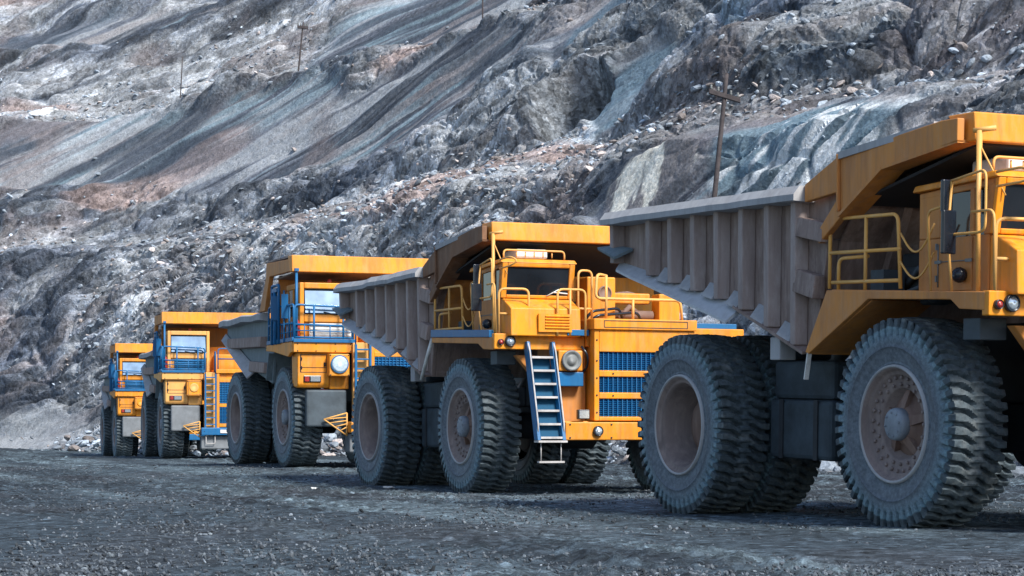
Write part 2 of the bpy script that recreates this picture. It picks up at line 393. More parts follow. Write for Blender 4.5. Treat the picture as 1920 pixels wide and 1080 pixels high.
# ------------------------------------------------------------------ quarry wall
TOE = np.array([(30, 8), (20, 27), (8.9, 48), (0, 63), (-10.3, 82), (-21.5, 100), (-36, 114), (-60, 128), (-100, 142)], float)
PR = np.array([(0, -.4), (1.6, .5), (3.4, 1.9), (7.0, 9.6), (10.8, 11.4), (17.0, 19.2), (20.0, 20.2), (32, 31), (36, 32), (60, 52), (75, 60)], float)
PV = np.r_[0, np.cumsum(np.hypot(*np.diff(PR, axis=0).T))]
def wall_curve():
    out = []; P = TOE
    for i in range(len(P) - 1):
        p0 = P[max(i - 1, 0)]; p1 = P[i]; p2 = P[i + 1]; p3 = P[min(i + 2, len(P) - 1)]
        for t in np.linspace(0, 1, 60, endpoint=False):
            out.append(.5 * ((2 * p1) + (-p0 + p2) * t + (2 * p0 - 5 * p1 + 4 * p2 - p3) * t * t + (-p0 + 3 * p1 - 3 * p2 + p3) * t ** 3))
    C = np.array(out + [P[-1]]); S = np.r_[0, np.cumsum(np.hypot(*np.diff(C, axis=0).T))]
    tn = np.gradient(C, axis=0); tn /= np.linalg.norm(tn, axis=1)[:, None]
    k = np.ones(41) / 41; tn = np.stack([np.convolve(np.pad(tn[:, i], 20, 'edge'), k, 'valid') for i in (0, 1)], 1)
    tn /= np.linalg.norm(tn, axis=1)[:, None]
    return C, S, np.stack([tn[:, 1], -tn[:, 0]], 1)
WC, WS, WN = wall_curve()
def wall_base(s, v):
    x = np.interp(s, WS, WC[:, 0]); y = np.interp(s, WS, WC[:, 1]); nx = np.interp(s, WS, WN[:, 0]); ny = np.interp(s, WS, WN[:, 1])
    d = np.interp(v, PV, PR[:, 0]); z = np.interp(v, PV, PR[:, 1])
    return x + nx * d, y + ny * d, z, nx, ny
WALLV = []
def build_wall():
    ss = []; s = 30.
    while s < 172:
        ss.append(s); s += max(.075, .0011 * (float(np.interp(s, WS, WC[:, 1])) + 12))
    ss = np.array(ss); vs = np.r_[np.linspace(0, 34, 420), np.linspace(34.12, 62, 190), np.linspace(62.5, 98, 40)]
    Sg, Vg = np.meshgrid(ss, vs, indexing='ij')
    # the benches wander up and down along the wall
    Vw = np.clip(Vg + (fbm(Sg * .07, Vg * .03, 3, 3) - .5) * 2.6 * sst(1, 8, Vg), 0, 98)
    X, Y, Z, nx, ny = wall_base(Sg, Vw)
    be = math.radians(29); P0 = Sg * math.cos(be) - Vg * math.sin(be); Q0 = Sg * math.sin(be) + Vg * math.cos(be)   # along / across the bedding, which falls to the left
    wx = (fbm(Sg * .3, Vg * .3, 3, 71) - .5) * 2.4; wy = (fbm(Sg * .3 + 9, Vg * .3, 3, 73) - .5) * 1.6
    P = P0 + wx; Q = Q0 + wy
    def blob(s0, v0, rs, rv, rot=0.):
        c, n = math.cos(rot), math.sin(rot); ds = Sg - s0; dv = Vg - v0
        a = (ds * c + dv * n) / rs; b = (-ds * n + dv * c) / rv
        return np.exp(-(a * a + b * b) ** 1.5)
    wob = (fbm(Sg * .2, Vg * .2, 4, 77) - .5)
    slab = np.clip(blob(104, 23.2, 18, 4.1, -.03) + blob(107, 35.5, 9, 4.5) + blob(127, 24.5, 8, 3.2) + 1.0 * blob(57, 12.2, 5.5, 2.6) + blob(65, 11.5, 3.6, 2.2)
                   + blob(76, 19.6, 2.6, 2.4) + blob(83.3, 24.6, 2.0, 2.2) + .7 * blob(133, 40, 8, 2), 0, 1)
    rubband = np.exp(-((P0 - 74) / 5) ** 2) * np.exp(-((Q0 - 72.5) / 1.6) ** 2)          # broken dyke crossing the slabs
    slab = sst(.28, .58, slab + wob * .55 - .9 * rubband)
    bench = np.exp(-((Vw - 15.3) / 2.2) ** 2) + np.exp(-((Vw - 1.2) / 2.0) ** 2) + .8 * np.exp(-((Vw - 28.3) / 1.6) ** 2)
    scree = np.clip(blob(94, 11.6, 16, 3.6, .0) + .9 * blob(107.5, 7.5, 4.5, 4.5) + .9 * blob(80, 14, 10, 3) + blob(121, 33.5, 12, 6, -.1) + .9 * blob(116, 21, 4, 2.2, -.4) + .7 * bench, 0, 1)
    scree = sst(.3, .7, scree + wob * .6) * (1 - slab * .85)
    flake = sst(.3, .65, np.clip(blob(117, 8.5, 11, 6.5) + blob(110, 14.2, 8, 2.2, -.1), 0, 1) + wob * .5) * (1 - slab)
    blocky = np.clip(blob(56, 21, 17, 8) + blob(72, 21, 9, 6) + .7 * blob(86, 22, 4, 4), 0, 1) * (1 - slab * .7)
    # relief
    D = (fbm(Sg * .12, Vg * .12, 3, 81) - .5) * 2.4 * sst(0, 4, Vg) * (1 - .55 * slab)
    hB, gB, cx, cy = facets(P / 5.2, Q / 2.0, 91, .62, 1.1, .30); a1 = h2(cx, cy, 1)
    D = D + hB * (.45 + 1.25 * blocky) * (1 - .6 * scree) * sst(0, 3, Vg)
    hM, gM, ex, ey = facets(P / 2.1 + 3, Q / .62, 197, .62, 1.1, .30)
    rubble = (1 - .93 * slab) * (1 - .95 * sst(4.4, 3.0, Vg) * sst(104, 109, Sg))
    D = D - .25 * sst(.10, .0, gB) * (.25 + .75 * blocky) * (1 - .7 * scree) * (1 - slab)
    D = D + hM * .54 * rubble * (.9 - .35 * blocky - .3 * scree)
    D = D - .20 * sst(.12, .0, gM) * rubble * (1 - .4 * blocky)
    hS, gS, kx, ky = facets(P / .62, Q / .28 + 5, 303, .62, 1.1, .30)
    D = D + hS * .23 * rubble * (.70 + .4 * scree - .40 * blocky)
    # beds: ledges along the strata, their undersides cut back
    def beds(th, k):
        u = Q0 / th + (fbm(P0 * .10, Q0 * .10, 3, k) - .5) * 2.5; n = np.floor(u); f = u - n
        on = sst(.3, .75, vnoise(P0 / 7, n * 3.7, k))
        return np.minimum(f / .82, (1 - f) / .18) * on
    D = D - .08 * sst(.12, .0, gS) * rubble
    D = D + beds(3.6, 105) * .55 * (1 - .8 * scree) * (1 - .75 * slab)
    D = D + beds(1.9, 107) * (.45 * (1 - slab) * (1 - .7 * scree) + .10 * slab) + beds(.62, 113) * (.16 * (1 - scree) + .12 * flake)
    P1 = Sg * math.cos(.60) - Vg * math.sin(.60); Q1 = Sg * math.sin(.60) + Vg * math.cos(.60)
    run = sum(a_ * vnoise(Q1 * f_ + .35 * vnoise(Q1 * .3, P1 * .12, 5), P1 * (.025 + .008 * f_), 109 + int(f_)) for a_, f_ in ((.30, .7), (.28, 1.9), (.24, 4.3), (.14, 9.), (.12, 19.)))                                             # runnels down the smooth slabs
    D = D + (run - .5) * .16 * slab
    hol = blob(79.6, 19.0, 1.9, 1.7, .5); D = D - 3.2 * sst(.3, .7, hol + wob * .3)
        # slope normal of each row
    dn = np.interp(Vw, PV, np.gradient(PR[:, 0], PV)); zn = np.interp(Vw, PV, np.gradient(PR[:, 1], PV)); L = np.hypot(dn, zn); dn /= L; zn /= L
    fade = sst(-.2, 1.2, Vg)
    rubble = rubble * (1 - sst(4.2, 3.0, Vg) * sst(105, 109, Sg))
    hK, gK, qx, qy = facets(P0 / 1.9 + 7, Q0 / .75, 401, .4, .5, .2)                # joints that split the smooth blue slabs
    jt = blob(57.5, 12.4, 5.5, 2.4); D = D + jt * (hK * .30 - .14 * sst(.06, .0, gK))
    Db = D.copy(); Db[1:-1, 1:-1] = sum(D[1 + i:D.shape[0] - 1 + i, 1 + j:D.shape[1] - 1 + j] for i in (-1, 0, 1) for j in (-1, 0, 1)) / 9
    D = D + (Db - D) * (.10 + .70 * sst(104, 116, Sg))
    D = D * fade
    X = X - nx * zn * D; Y = Y - ny * zn * D; Z = Z + dn * D
    # ---------------- colours of the stone itself
    A = lambda *c: np.array(c)
    grey = A(.185, .208, .25); dk = A(.066, .082, .108); pale = A(.47, .495, .525); white = A(.66, .68, .70); blue = A(.13, .205, .262)
    brown = A(.235, .20, .20); pink = A(.42, .32, .295); slate = A(.085, .098, .132); teal = A(.27, .39, .45)
    def mix(c, k, t): return c + (k - c) * t[..., None]
    t1 = fbm(P * .10, Q * .38, 4, 121); t2 = fbm(Sg * .35, Vg * .35, 4, 127); t3 = fbm(P0 * .06, Q0 * 1.1, 4, 129); band = sum(a_ * vnoise(Q0 * f_ + vnoise(Sg * .2, Vg * .2, 3), P0 * (.04 + .03 * f_), 145 + int(f_)) for a_, f_ in ((.40, .45), (.35, 1.2), (.25, 3.1)))
    col = np.broadcast_to(grey, Sg.shape + (3,)).copy()
    col = mix(col, dk, sst(.48, .66, t1) * .8); col = mix(col, pale, sst(.50, .34, t1) * .55)
    col = mix(col, pale, scree * (.45 + .55 * sst(.35, .6, t2)))
    col = mix(col, slate * 1.5, flake * (.10 + .40 * sst(.4, .6, t3)))
    col = mix(col, blue, blocky * .55 * (a1 > .3)); col = mix(col, dk, blocky * sst(.45, .65, t2) * .75)
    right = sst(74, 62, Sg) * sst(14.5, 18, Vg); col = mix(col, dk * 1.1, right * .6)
    slc = slate + (grey * .9 - slate) * sst(.40, .60, run)[..., None]; slc = mix(slc, blue * .8, sst(.5, .65, band) * .6)
    col = mix(col, slc, slab * .9)
    col = mix(col, pale * .85, sst(.60, .66, vnoise(Q1 * 2.6, P1 * .03, 163)) * sst(.45, .6, vnoise(P1 * .16, Q1 * .5, 167)) * slab * .65)
    col = mix(col, dk * .85, sst(.52, .60, vnoise(Q1 * .62 + .4 * vnoise(Sg * .2, Vg * .2, 9), P1 * .03, 171)) * slab * .7)
    streak = sst(.54, .64, run) * sst(.40, .58, fbm(P0 * .12, Q0 * .5, 3, 131)) * slab; col = mix(col, teal * 1.15, streak * .5)
    col = mix(col, dk * .6, sst(.48, .40, run) * slab * .8)
    col = mix(col, dk, sst(.53, .66, band) * (1 - .5 * scree) * .9); col = mix(col, pale, sst(.44, .32, band) * .7); col = mix(col, A(.30, .275, .28), sst(.60, .75, fbm(P0 * .05 + 9, Q0 * .8, 3, 149)) * .6)
    # plates keep their own shade
    col = col * (1 + (.40 + 1.2 * h2(cx, cy, 7) - 1) * (.45 * (1 - slab) + .12 + .3 * blocky))[..., None]
    col = col * (1 + (.45 + 1.1 * h2(ex, ey, 7) - 1) * rubble * .55)[..., None]
    col = col * (1 + (.35 + 1.3 * h2(kx, ky, 7) - 1) * rubble * (.45 + .25 * scree))[..., None]
    col = mix(col, white * .95, ((h2(kx, ky, 9) > .84) * (.12 + .75 * scree) + .4 * (h2(ex, ey, 9) > .9)) * rubble * .5)
    col = mix(col, dk * .9, (h2(kx, ky, 15) > .84) * rubble * .45)
    wv = .8 * blob(88, 13.5, 9, 1.6) + .7 * blob(122, 8, 7, 3) + blob(113, 22.2, 4, 1.5, -.5) + blob(118, 20.2, 5, 1.2, -.1) + .9 * rubband + .75 * blob(80, 15.8, 12, 1.3) + .8 * blob(131.7, 31.1, 4, 1.6) + .7 * blob(142, 46, 14, 2.5)
    col = mix(col, pink * (.6 + .7 * h2(ex, ey, 13))[..., None], sst(.35, .8, wv + wob * .5) * .85 * (1 - .5 * slab))
    col = mix(col, brown, sst(.6, .75, fbm(Sg * .22, Vg * .22, 4, 137)) * .5)
    # lime-washed face with running stains, and the blue slabs with white veins beside it
    lime = sst(.35, .55, blob(65.0, 11.6, 2.6, 1.9) + wob * .2); st = fbm(Sg * 1.3 - Vg * .25, Vg * .16, 5, 141, .65)
    col = mix(col, A(.20, .195, .205), lime * .9); col = mix(col, A(.80, .78, .70), lime * sst(.53, .60, st + .14 * sst(65, 66.5, Sg) - .05))
    lime2 = sst(.4, .6, blob(57.5, 12.2, 4.6, 2.2) + wob * .4); st2 = fbm((Sg * 1.1 + .7 * Vg) * 1.6, (Vg - Sg) * .30, 4, 143)
    col = mix(col, A(.13, .20, .25) * (.6 + .8 * h2(qx, qy, 5))[..., None], lime2 * .85); col = mix(col, A(.60, .64, .67), lime2 * sst(.60, .68, st2 + .06 * h2(qx, qy, 6)))
    bl = sst(.4, .6, blob(76, 19.6, 2.6, 2.4) + blob(83.3, 24.6, 2.0, 2.2)); col = mix(col, A(.13, .20, .26), bl * .75)
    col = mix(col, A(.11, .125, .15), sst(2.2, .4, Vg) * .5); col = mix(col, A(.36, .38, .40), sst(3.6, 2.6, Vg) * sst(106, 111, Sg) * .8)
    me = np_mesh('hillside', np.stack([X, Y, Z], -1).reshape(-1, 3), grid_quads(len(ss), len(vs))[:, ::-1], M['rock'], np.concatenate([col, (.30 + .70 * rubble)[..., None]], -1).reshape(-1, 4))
    WALLV.append((X, Y, Z, scree, slab, bench, Vg))
    o = bpy.data.objects.new('hillside', me); COL.objects.link(o)
    tag(o, 'steep blasted rock slope of grey layered strata with two benches behind the trucks', None, kind='structure')
build_wall()

# ------------------------------------------------------------------ loose rubble
def ico(sub=1):
    bm = bmesh.new(); bmesh.ops.create_icosphere(bm, subdivisions=sub, radius=1)
    v = np.array([p.co for p in bm.verts]); f = np.array([[q.index for q in t.verts] for t in bm.faces]); bm.free(); return v, f
ICO = {1: ico(1), 2: ico(2)}
def rocks(name, pts, sizes, label, flat=.65, lo=.05, hi=.26, white=.2, sub=2, warm=np.array([1.12, 1., .97])):
    """angular stones: spheres cut by random planes"""
    r = RNG; pts = np.asarray(pts, float); n = len(pts); sz = np.asarray(sizes, float); IV, IF = ICO[sub]; m = len(IV)
    d = r.normal(size=(n, 9, 3)); d /= np.linalg.norm(d, axis=2)[..., None]; lim = r.uniform(.45, .9, (n, 9))
    k = np.einsum('vc,npc->nvp', IV, d) / lim[:, None]
    v = IV[None] / np.maximum(1, k.max(2))[..., None]
    v = v * (r.uniform(.6, 1.25, (n, 3)) * (1, 1, flat))[:, None] * sz[:, None, None]
    a = r.uniform(0, 6.28, n); c, sn = np.cos(a)[:, None], np.sin(a)[:, None]; tl = r.normal(0, .35, (n, 1))
    x = v[..., 0] * c - v[..., 1] * sn; y = v[..., 0] * sn + v[..., 1] * c; z = v[..., 2] + x * tl
    v = np.stack([x, y, z], -1) + pts[:, None]; v[..., 2] += (sz * .2)[:, None]
    g = np.where(r.random(n) < white, r.uniform(hi, hi * 1.7, n), r.uniform(lo, hi, n))
    cc = np.where((r.random(n) < .75)[:, None], np.array([.86, 1., 1.17]), warm) * g[:, None]
    F = (IF[None] + (np.arange(n) * m)[:, None, None]).reshape(-1, 3)
    me = np_mesh(name, v.reshape(-1, 3), F, M['stone'], np.repeat(cc, m, 0))
    o = bpy.data.objects.new(name, me); COL.objects.link(o); tag(o, label, None, kind='stuff')
def build_rubble():
    n = 2800; s = RNG.uniform(34, 122, n); v = np.abs(RNG.normal(0, 1.6, n)); x, y, z, nx, ny = wall_base(s, v); off = RNG.uniform(-2.6, .4, n)
    h = np.maximum(0, 1 - np.abs(off + .6) / 1.6) * RNG.uniform(0, 1, n)
    k_ = (s < 103) | (RNG.random(n) < .10); s, x, y, z, nx, ny, off, h = (q_[k_] for q_ in (s, x, y, z, nx, ny, off, h)); n = len(s)
    p = [np.stack([x + nx * off, y + ny * off, np.maximum(z, 0) * .9 + h * .9], 1)]; t = [.07 + .30 * RNG.uniform(0, 1, n) ** 4]
    X, Y, Z, scree, slab, bench, Vg = WALLV[0]                    # and lying on the benches and the scree
    wgt = (.10 + scree + .5 * bench) * (1 - .95 * slab) * (Vg < 40) * (Vg > 4.5); wgt = (wgt / wgt.sum()).ravel()
    q = RNG.choice(wgt.size, 9000, p=wgt); p.append(np.stack([X.ravel()[q], Y.ravel()[q], Z.ravel()[q]], 1)); t.append(.05 + .17 * RNG.uniform(0, 1, 9000) ** 2.5)
    rocks('rubble', np.concatenate(p), np.concatenate(t), 'loose broken rock heaped along the foot of the slope and on its benches', .6, .14, .44, .08)
    n = 60000; y = 13.2 + 40 * RNG.uniform(0, 1, n) ** 1.6; x = RNG.uniform(-.29, .29, n) * y
    den = fbm(x * .9, y * .35, 3, 151); keep = den + RNG.uniform(-.25, .25, n) > .47; x, y = x[keep], y[keep]; n = len(x)
    t = (.007 + .022 * RNG.uniform(0, 1, n) ** 4) * (1 + (y - 13) * .012)
    rocks('gravel', np.stack([x, y, ground_z(x, y)], 1), t, 'small loose stones scattered over the dark yard', .8, .030, .16, .05, 1, np.array([.86, 1., 1.13]))
build_rubble()

# ------------------------------------------------------------------ wheels
R_T, W_T = 1.035, .62
def tyre_mesh():
    NL = 52; na = NL * 11
    prof = []                                     # (r, y) from the outer bead over the tread to the inner bead
    for t in np.linspace(0, 1, 19): prof.append((.565 + .36 * t, -.5 * W_T * (.86 + .16 * math.sin(min(t * 1.25, 1) * math.pi * .62))))
    prof[1] = (prof[1][0], prof[1][1] - .012); prof[9] = (prof[9][0], prof[9][1] - .012)
    for t in np.linspace(0, 1, 6)[1:]: prof.append((.925 + .095 * t, -.5 * W_T * (1.0 - .05 * t)))
    n_side = len(prof)
    tread = [(1.02 + .015 * (1 - w * w), .5 * W_T * .95 * w) for w in np.linspace(-1, 1, 27)[1:-1]]
    full = prof + tread + [(r, -y) for r, y in prof[::-1]]
    full = np.array(full); npr = len(full); th = np.arange(na) * 2 * math.pi / na
    r = np.repeat(full[:, 0][:, None], na, 1); y = np.repeat(full[:, 1][:, None], na, 1)
    wn = full[:, 1] / (.5 * W_T * .95); side = np.where(wn > 0, .5, 0.)
    aw = np.minimum(np.abs(wn), 1)
    ph = th[None] * NL / (2 * math.pi) + side[:, None] + (.70 * sst(.0, .72, aw) + .10 * aw)[:, None] * np.sign(wn)[:, None]
    fr = ph - np.floor(ph); tri = np.abs(fr - .5) * 2                     # 1 at the middle of a groove
    wob = .06 * vnoise(np.repeat(th[None] * 9, npr, 0), np.repeat(wn[:, None] * 3, na, 1), 5)
    gr = sst(.56, .78, tri + wob)
    depth_r = np.where(full[:, 0] >= .925, sst(.925, 1.0, full[:, 0]), 0) * sst(.10, .34, aw)
    dep = .060 * depth_r[:, None] * gr
    cen = sst(.34, .16, aw)[:, None] * sst(.2, .0, np.abs((th[None] * NL / (2 * math.pi)) % 1 - .5) * 2 - .55) * .02
    r = r - dep - cen * (full[:, 0] > 1.0)[:, None]
    sd = (np.abs(full[:, 1]) > .5 * W_T * .93) & (full[:, 0] > .80) & (full[:, 0] < 1.03)
    y = y - np.sign(full[:, 1])[:, None] * (sd * sst(.835, .88, full[:, 0]))[:, None] * gr * .042
    r = r + (vnoise(np.repeat(th[None] * 20, npr, 0), np.repeat(wn[:, None] * 9, na, 1), 8) - .5)[:, :] * .012 * (full[:, 0] > .93)[:, None]
    v = np.stack([r * np.cos(th), y, r * np.sin(th)], -1).reshape(-1, 3)
    return np_mesh('tyre', v, grid_quads(npr, na, True), M['tyre'], None, False)
TYRE = tyre_mesh()
for pl in TYRE.polygons: pass
TYRE.polygons.foreach_set('use_smooth', np.ones(len(TYRE.polygons), bool))
TYRE.set_sharp_from_angle(angle=math.radians(32))
def rim_front():
    f = -.5 * W_T
    m = MB(); m.lathe([(.575, f + .33), (.575, f + .03), (.56, f + .012), (.535, f + .015), (.525, f + .05), (.50, f + .075), (.485, f + .07), (.475, f + .10), (.43, f + .115), (.36, f + .12),
                       (.345, f + .14), (.31, f + .22), (.2, f + .26)], n=56, cap=False)
    for k in range(28):
        t = 2 * math.pi * k / 28; m.lathe([(.020, f + .10), (.020, f + .085), (.011, f + .080)], (.452 * math.cos(t), 0, .452 * math.sin(t)), 'Y', 6, False)
    for k in range(20):
        t = 2 * math.pi * (k + .5) / 20; m.lathe([(.018, f + .115), (.018, f + .098), (.008, f + .094)], (.385 * math.cos(t), 0, .385 * math.sin(t)), 'Y', 6, False)
    return m.mesh('rim', M['rim'])
def hub_front():
    f = -.5 * W_T
    m = MB(); m.lathe([(.335, f + .26), (.30, f + .22), (.22, f + .19), (.185, f + .15), (.165, f + .11)], n=40)
    for k in range(5):
        t = 2 * math.pi * (k + .3) / 5; c, s = math.cos(t), math.sin(t)
        m.hexa([((.15 if q == 0 else .33) * c + a * s, f + (.10 if q == 0 else .17) + dy * .08, (.15 if q == 0 else .33) * s - a * c)
                for dy in (0, 1) for (q, a) in ((0, -.05), (1, -.035), (1, .035), (0, .05))])
    return m.mesh('hub', M['hub'])
def cap_front():
    f = -.5 * W_T
    m = MB(); m.lathe([(.16, f + .14), (.158, f + .05), (.150, f + .022), (.13, f + .012), (.04, f + .010), (0, f + .010)], n=40)
    for k in range(8):
        t = 2 * math.pi * k / 8; m.lathe([(.012, f + .016), (.012, f + .002), (.004, f - .0)], (.115 * math.cos(t), 0, .115 * math.sin(t)), 'Y', 6, False)
    return m.mesh('hub_cap', M['cap'])
def rim_rear():
    f = -.5 * W_T
    m = MB(); m.lathe([(.575, f + .33), (.575, f + .03), (.56, f + .012), (.535, f + .015), (.525, f + .045), (.50, f + .06), (.485, f + .055), (.475, f + .10), (.455, f + .13), (.445, f + .46), (.40, f + .50), (.2, f + .52)], n=56, cap=False)
    return m.mesh('rim', M['rim'])
def hub_rear():
    f = -.5 * W_T
    m = MB(); m.lathe([(.41, f + .50), (.40, f + .42), (.30, f + .40), (.28, f + .33), (.17, f + .31), (0, f + .305)], n=36)
    for k in range(10):
        t = 2 * math.pi * k / 10; m.lathe([(.026, f + .42), (.026, f + .385), (.014, f + .375)], (.345 * math.cos(t), 0, .345 * math.sin(t)), 'Y', 6, False)
    return m.mesh('hub', M['hub'])
def lock_ring():
    f = -.5 * W_T
    return MB().lathe([(.578, f + .03), (.572, f + .004), (.556, f - .002), (.545, f + .012), (.55, f + .03)], n=56, cap=False).mesh('lock_ring', M['steel_pale'])
LOCK = lock_ring()
CAP = cap_front()
RIMS = {'f': (rim_front(), hub_front()), 'r': (rim_rear(), hub_rear())}
def wheel(parent, x, y, kind, flip=False, roll=0.):
    """y is the plane of the outer face"""
    e = empty('wheel', parent, (x, y + (.5 * W_T if not flip else -.5 * W_T), R_T - .035))
    e.rotation_euler = (0, roll, math.pi if flip else 0)
    for nm, me in (('tyre', TYRE), ('rim', RIMS[kind][0]), ('hub', RIMS[kind][1]), ('lock_ring', LOCK)) + ((('hub_cap', CAP),) if kind == 'f' else ()):
        o = bpy.data.objects.new(nm, me); COL.objects.link(o); o.parent = e
    return e
def nose_down(root, deg, xp, zp=1.):
    """the body leans on its springs; the wheels stay on the ground"""
    R = Matrix.Translation((xp, 0, zp)) @ Matrix.Rotation(math.radians(deg), 4, 'Y') @ Matrix.Translation((-xp, 0, -zp))
    root.matrix_basis = root.matrix_basis @ R
    for c in root.children:
        if c.name.startswith('wheel'): c.matrix_basis = R.inverted() @ c.matrix_basis
def all_wheels(root, wb, yr, r):
    wheel(root, 0, -1.9, 'f', False, r.uniform(0, 6)); wheel(root, 0, 1.9, 'f', True, r.uniform(0, 6))
    for s in (-1, 1):
        wheel(root, -wb, s * yr, 'r', s > 0, r.uniform(0, 6)); wheel(root, -wb, s * (yr - W_T - .10), 'r', s > 0, r.uniform(0, 6))

# ------------------------------------------------------------------ shared truck pieces
def rail(root, pts, posts, r=.019, mat='rail', name='handrail', bend=.09):
    m = MB()
    for line in pts: m.tube(line, r, 8, bend)
    for a, b in posts: m.tube([a, b], r, 8)
    return m.build(name, M[mat], root)
def lamp(root, c, r, name='headlamp', axis='X', lens='lens'):
    m = MB(); m.lathe([(r * .8, -.03), (r, -.01), (r, .035), (r * .86, .045), (r * .84, .03), (0, .028)], c, axis, 24)
    o = m.build(name, M['mirror'], root)
    g = MB(); g.lathe([(r * .83, .030), (r * .6, .043), (r * .25, .05), (0, .052)], c, axis, 24); g.build('lens', M[lens], o)
    return o
def grille(root, x, y0, y1, z0, z1, n, mat='blue'):
    m = MB(); m.box(x - .03, x, y0, y1, z0, z1)
    h = (z1 - z0) / n
    for i in range(n):
        z = z0 + h * (i + .5)
        m.add([(x + .002, y0, z - h * .42), (x + .002, y1, z - h * .42), (x + .028, y1, z - h * .05), (x + .028, y0, z - h * .05), (x + .002, y1, z + h * .2), (x + .002, y0, z + h * .2)],
              [(0, 1, 2, 3), (3, 2, 4, 5)])
    k = int((y1 - y0) / .075)
    for i in range(1, k): m.box(x + .001, x + .034, y0 + (y1 - y0) * i / k - .006, y0 + (y1 - y0) * i / k + .006, z0, z1)
    return m.build('grille', M[mat], root)
def chassis(root, wb, front):
    m = MB()
    for y in (-.55, .55): m.box(-wb - 1.1, front - .4, y - .12, y + .12, .85, 1.3)
    for x in (-wb - .9, -wb * .62, -wb * .3, front - .8): m.box(x - .15, x + .15, -.425, .425, .9, 1.24)
    o = m.build('chassis', M['dark'], root, .02)
    a = MB()
    for x, w in ((0, 1.25), (-wb, .75)): a = MB().lathe([(.2, -w), (.2, -.35), (.36, -.25), (.36, .25), (.2, .35), (.2, w)], (x, 0, R_T - .02), 'Y', 20); a.build('axle', M['dark'], root)
    b = MB(); b.box(-1.0, front - .45, -.42, .42, 1.305, 2.1); b.box(-wb * .75, -1.1, -.4, .4, 1.31, 1.62); b.build('engine_bay', M['dark'], root, .03)
    return o

def front_seams(root, x, rects, mat='dark', name='panel_seam'):
    """thin gaps round doors and panels that face forward"""
    m = MB(); t = .006
    for y0, y1, z0, z1 in rects:
        for a, b, c, d in ((y0, y1, z0 - t, z0 + t), (y0, y1, z1 - t, z1 + t), (y0 - t, y0 + t, z0, z1), (y1 - t, y1 + t, z0, z1)): m.box(x - .01, x + .0025, a, b, c, d)
    return m.build(name, M[mat], root)
def bolts(root, pts, r=.014, axis='X', mat='dark'):
    m = MB()
    for p in pts: m.lathe([(r, -.004), (r, .008), (r * .5, .011), (0, .011)], p, axis, 6, False)
    return m.build('bolts', M[mat], root)
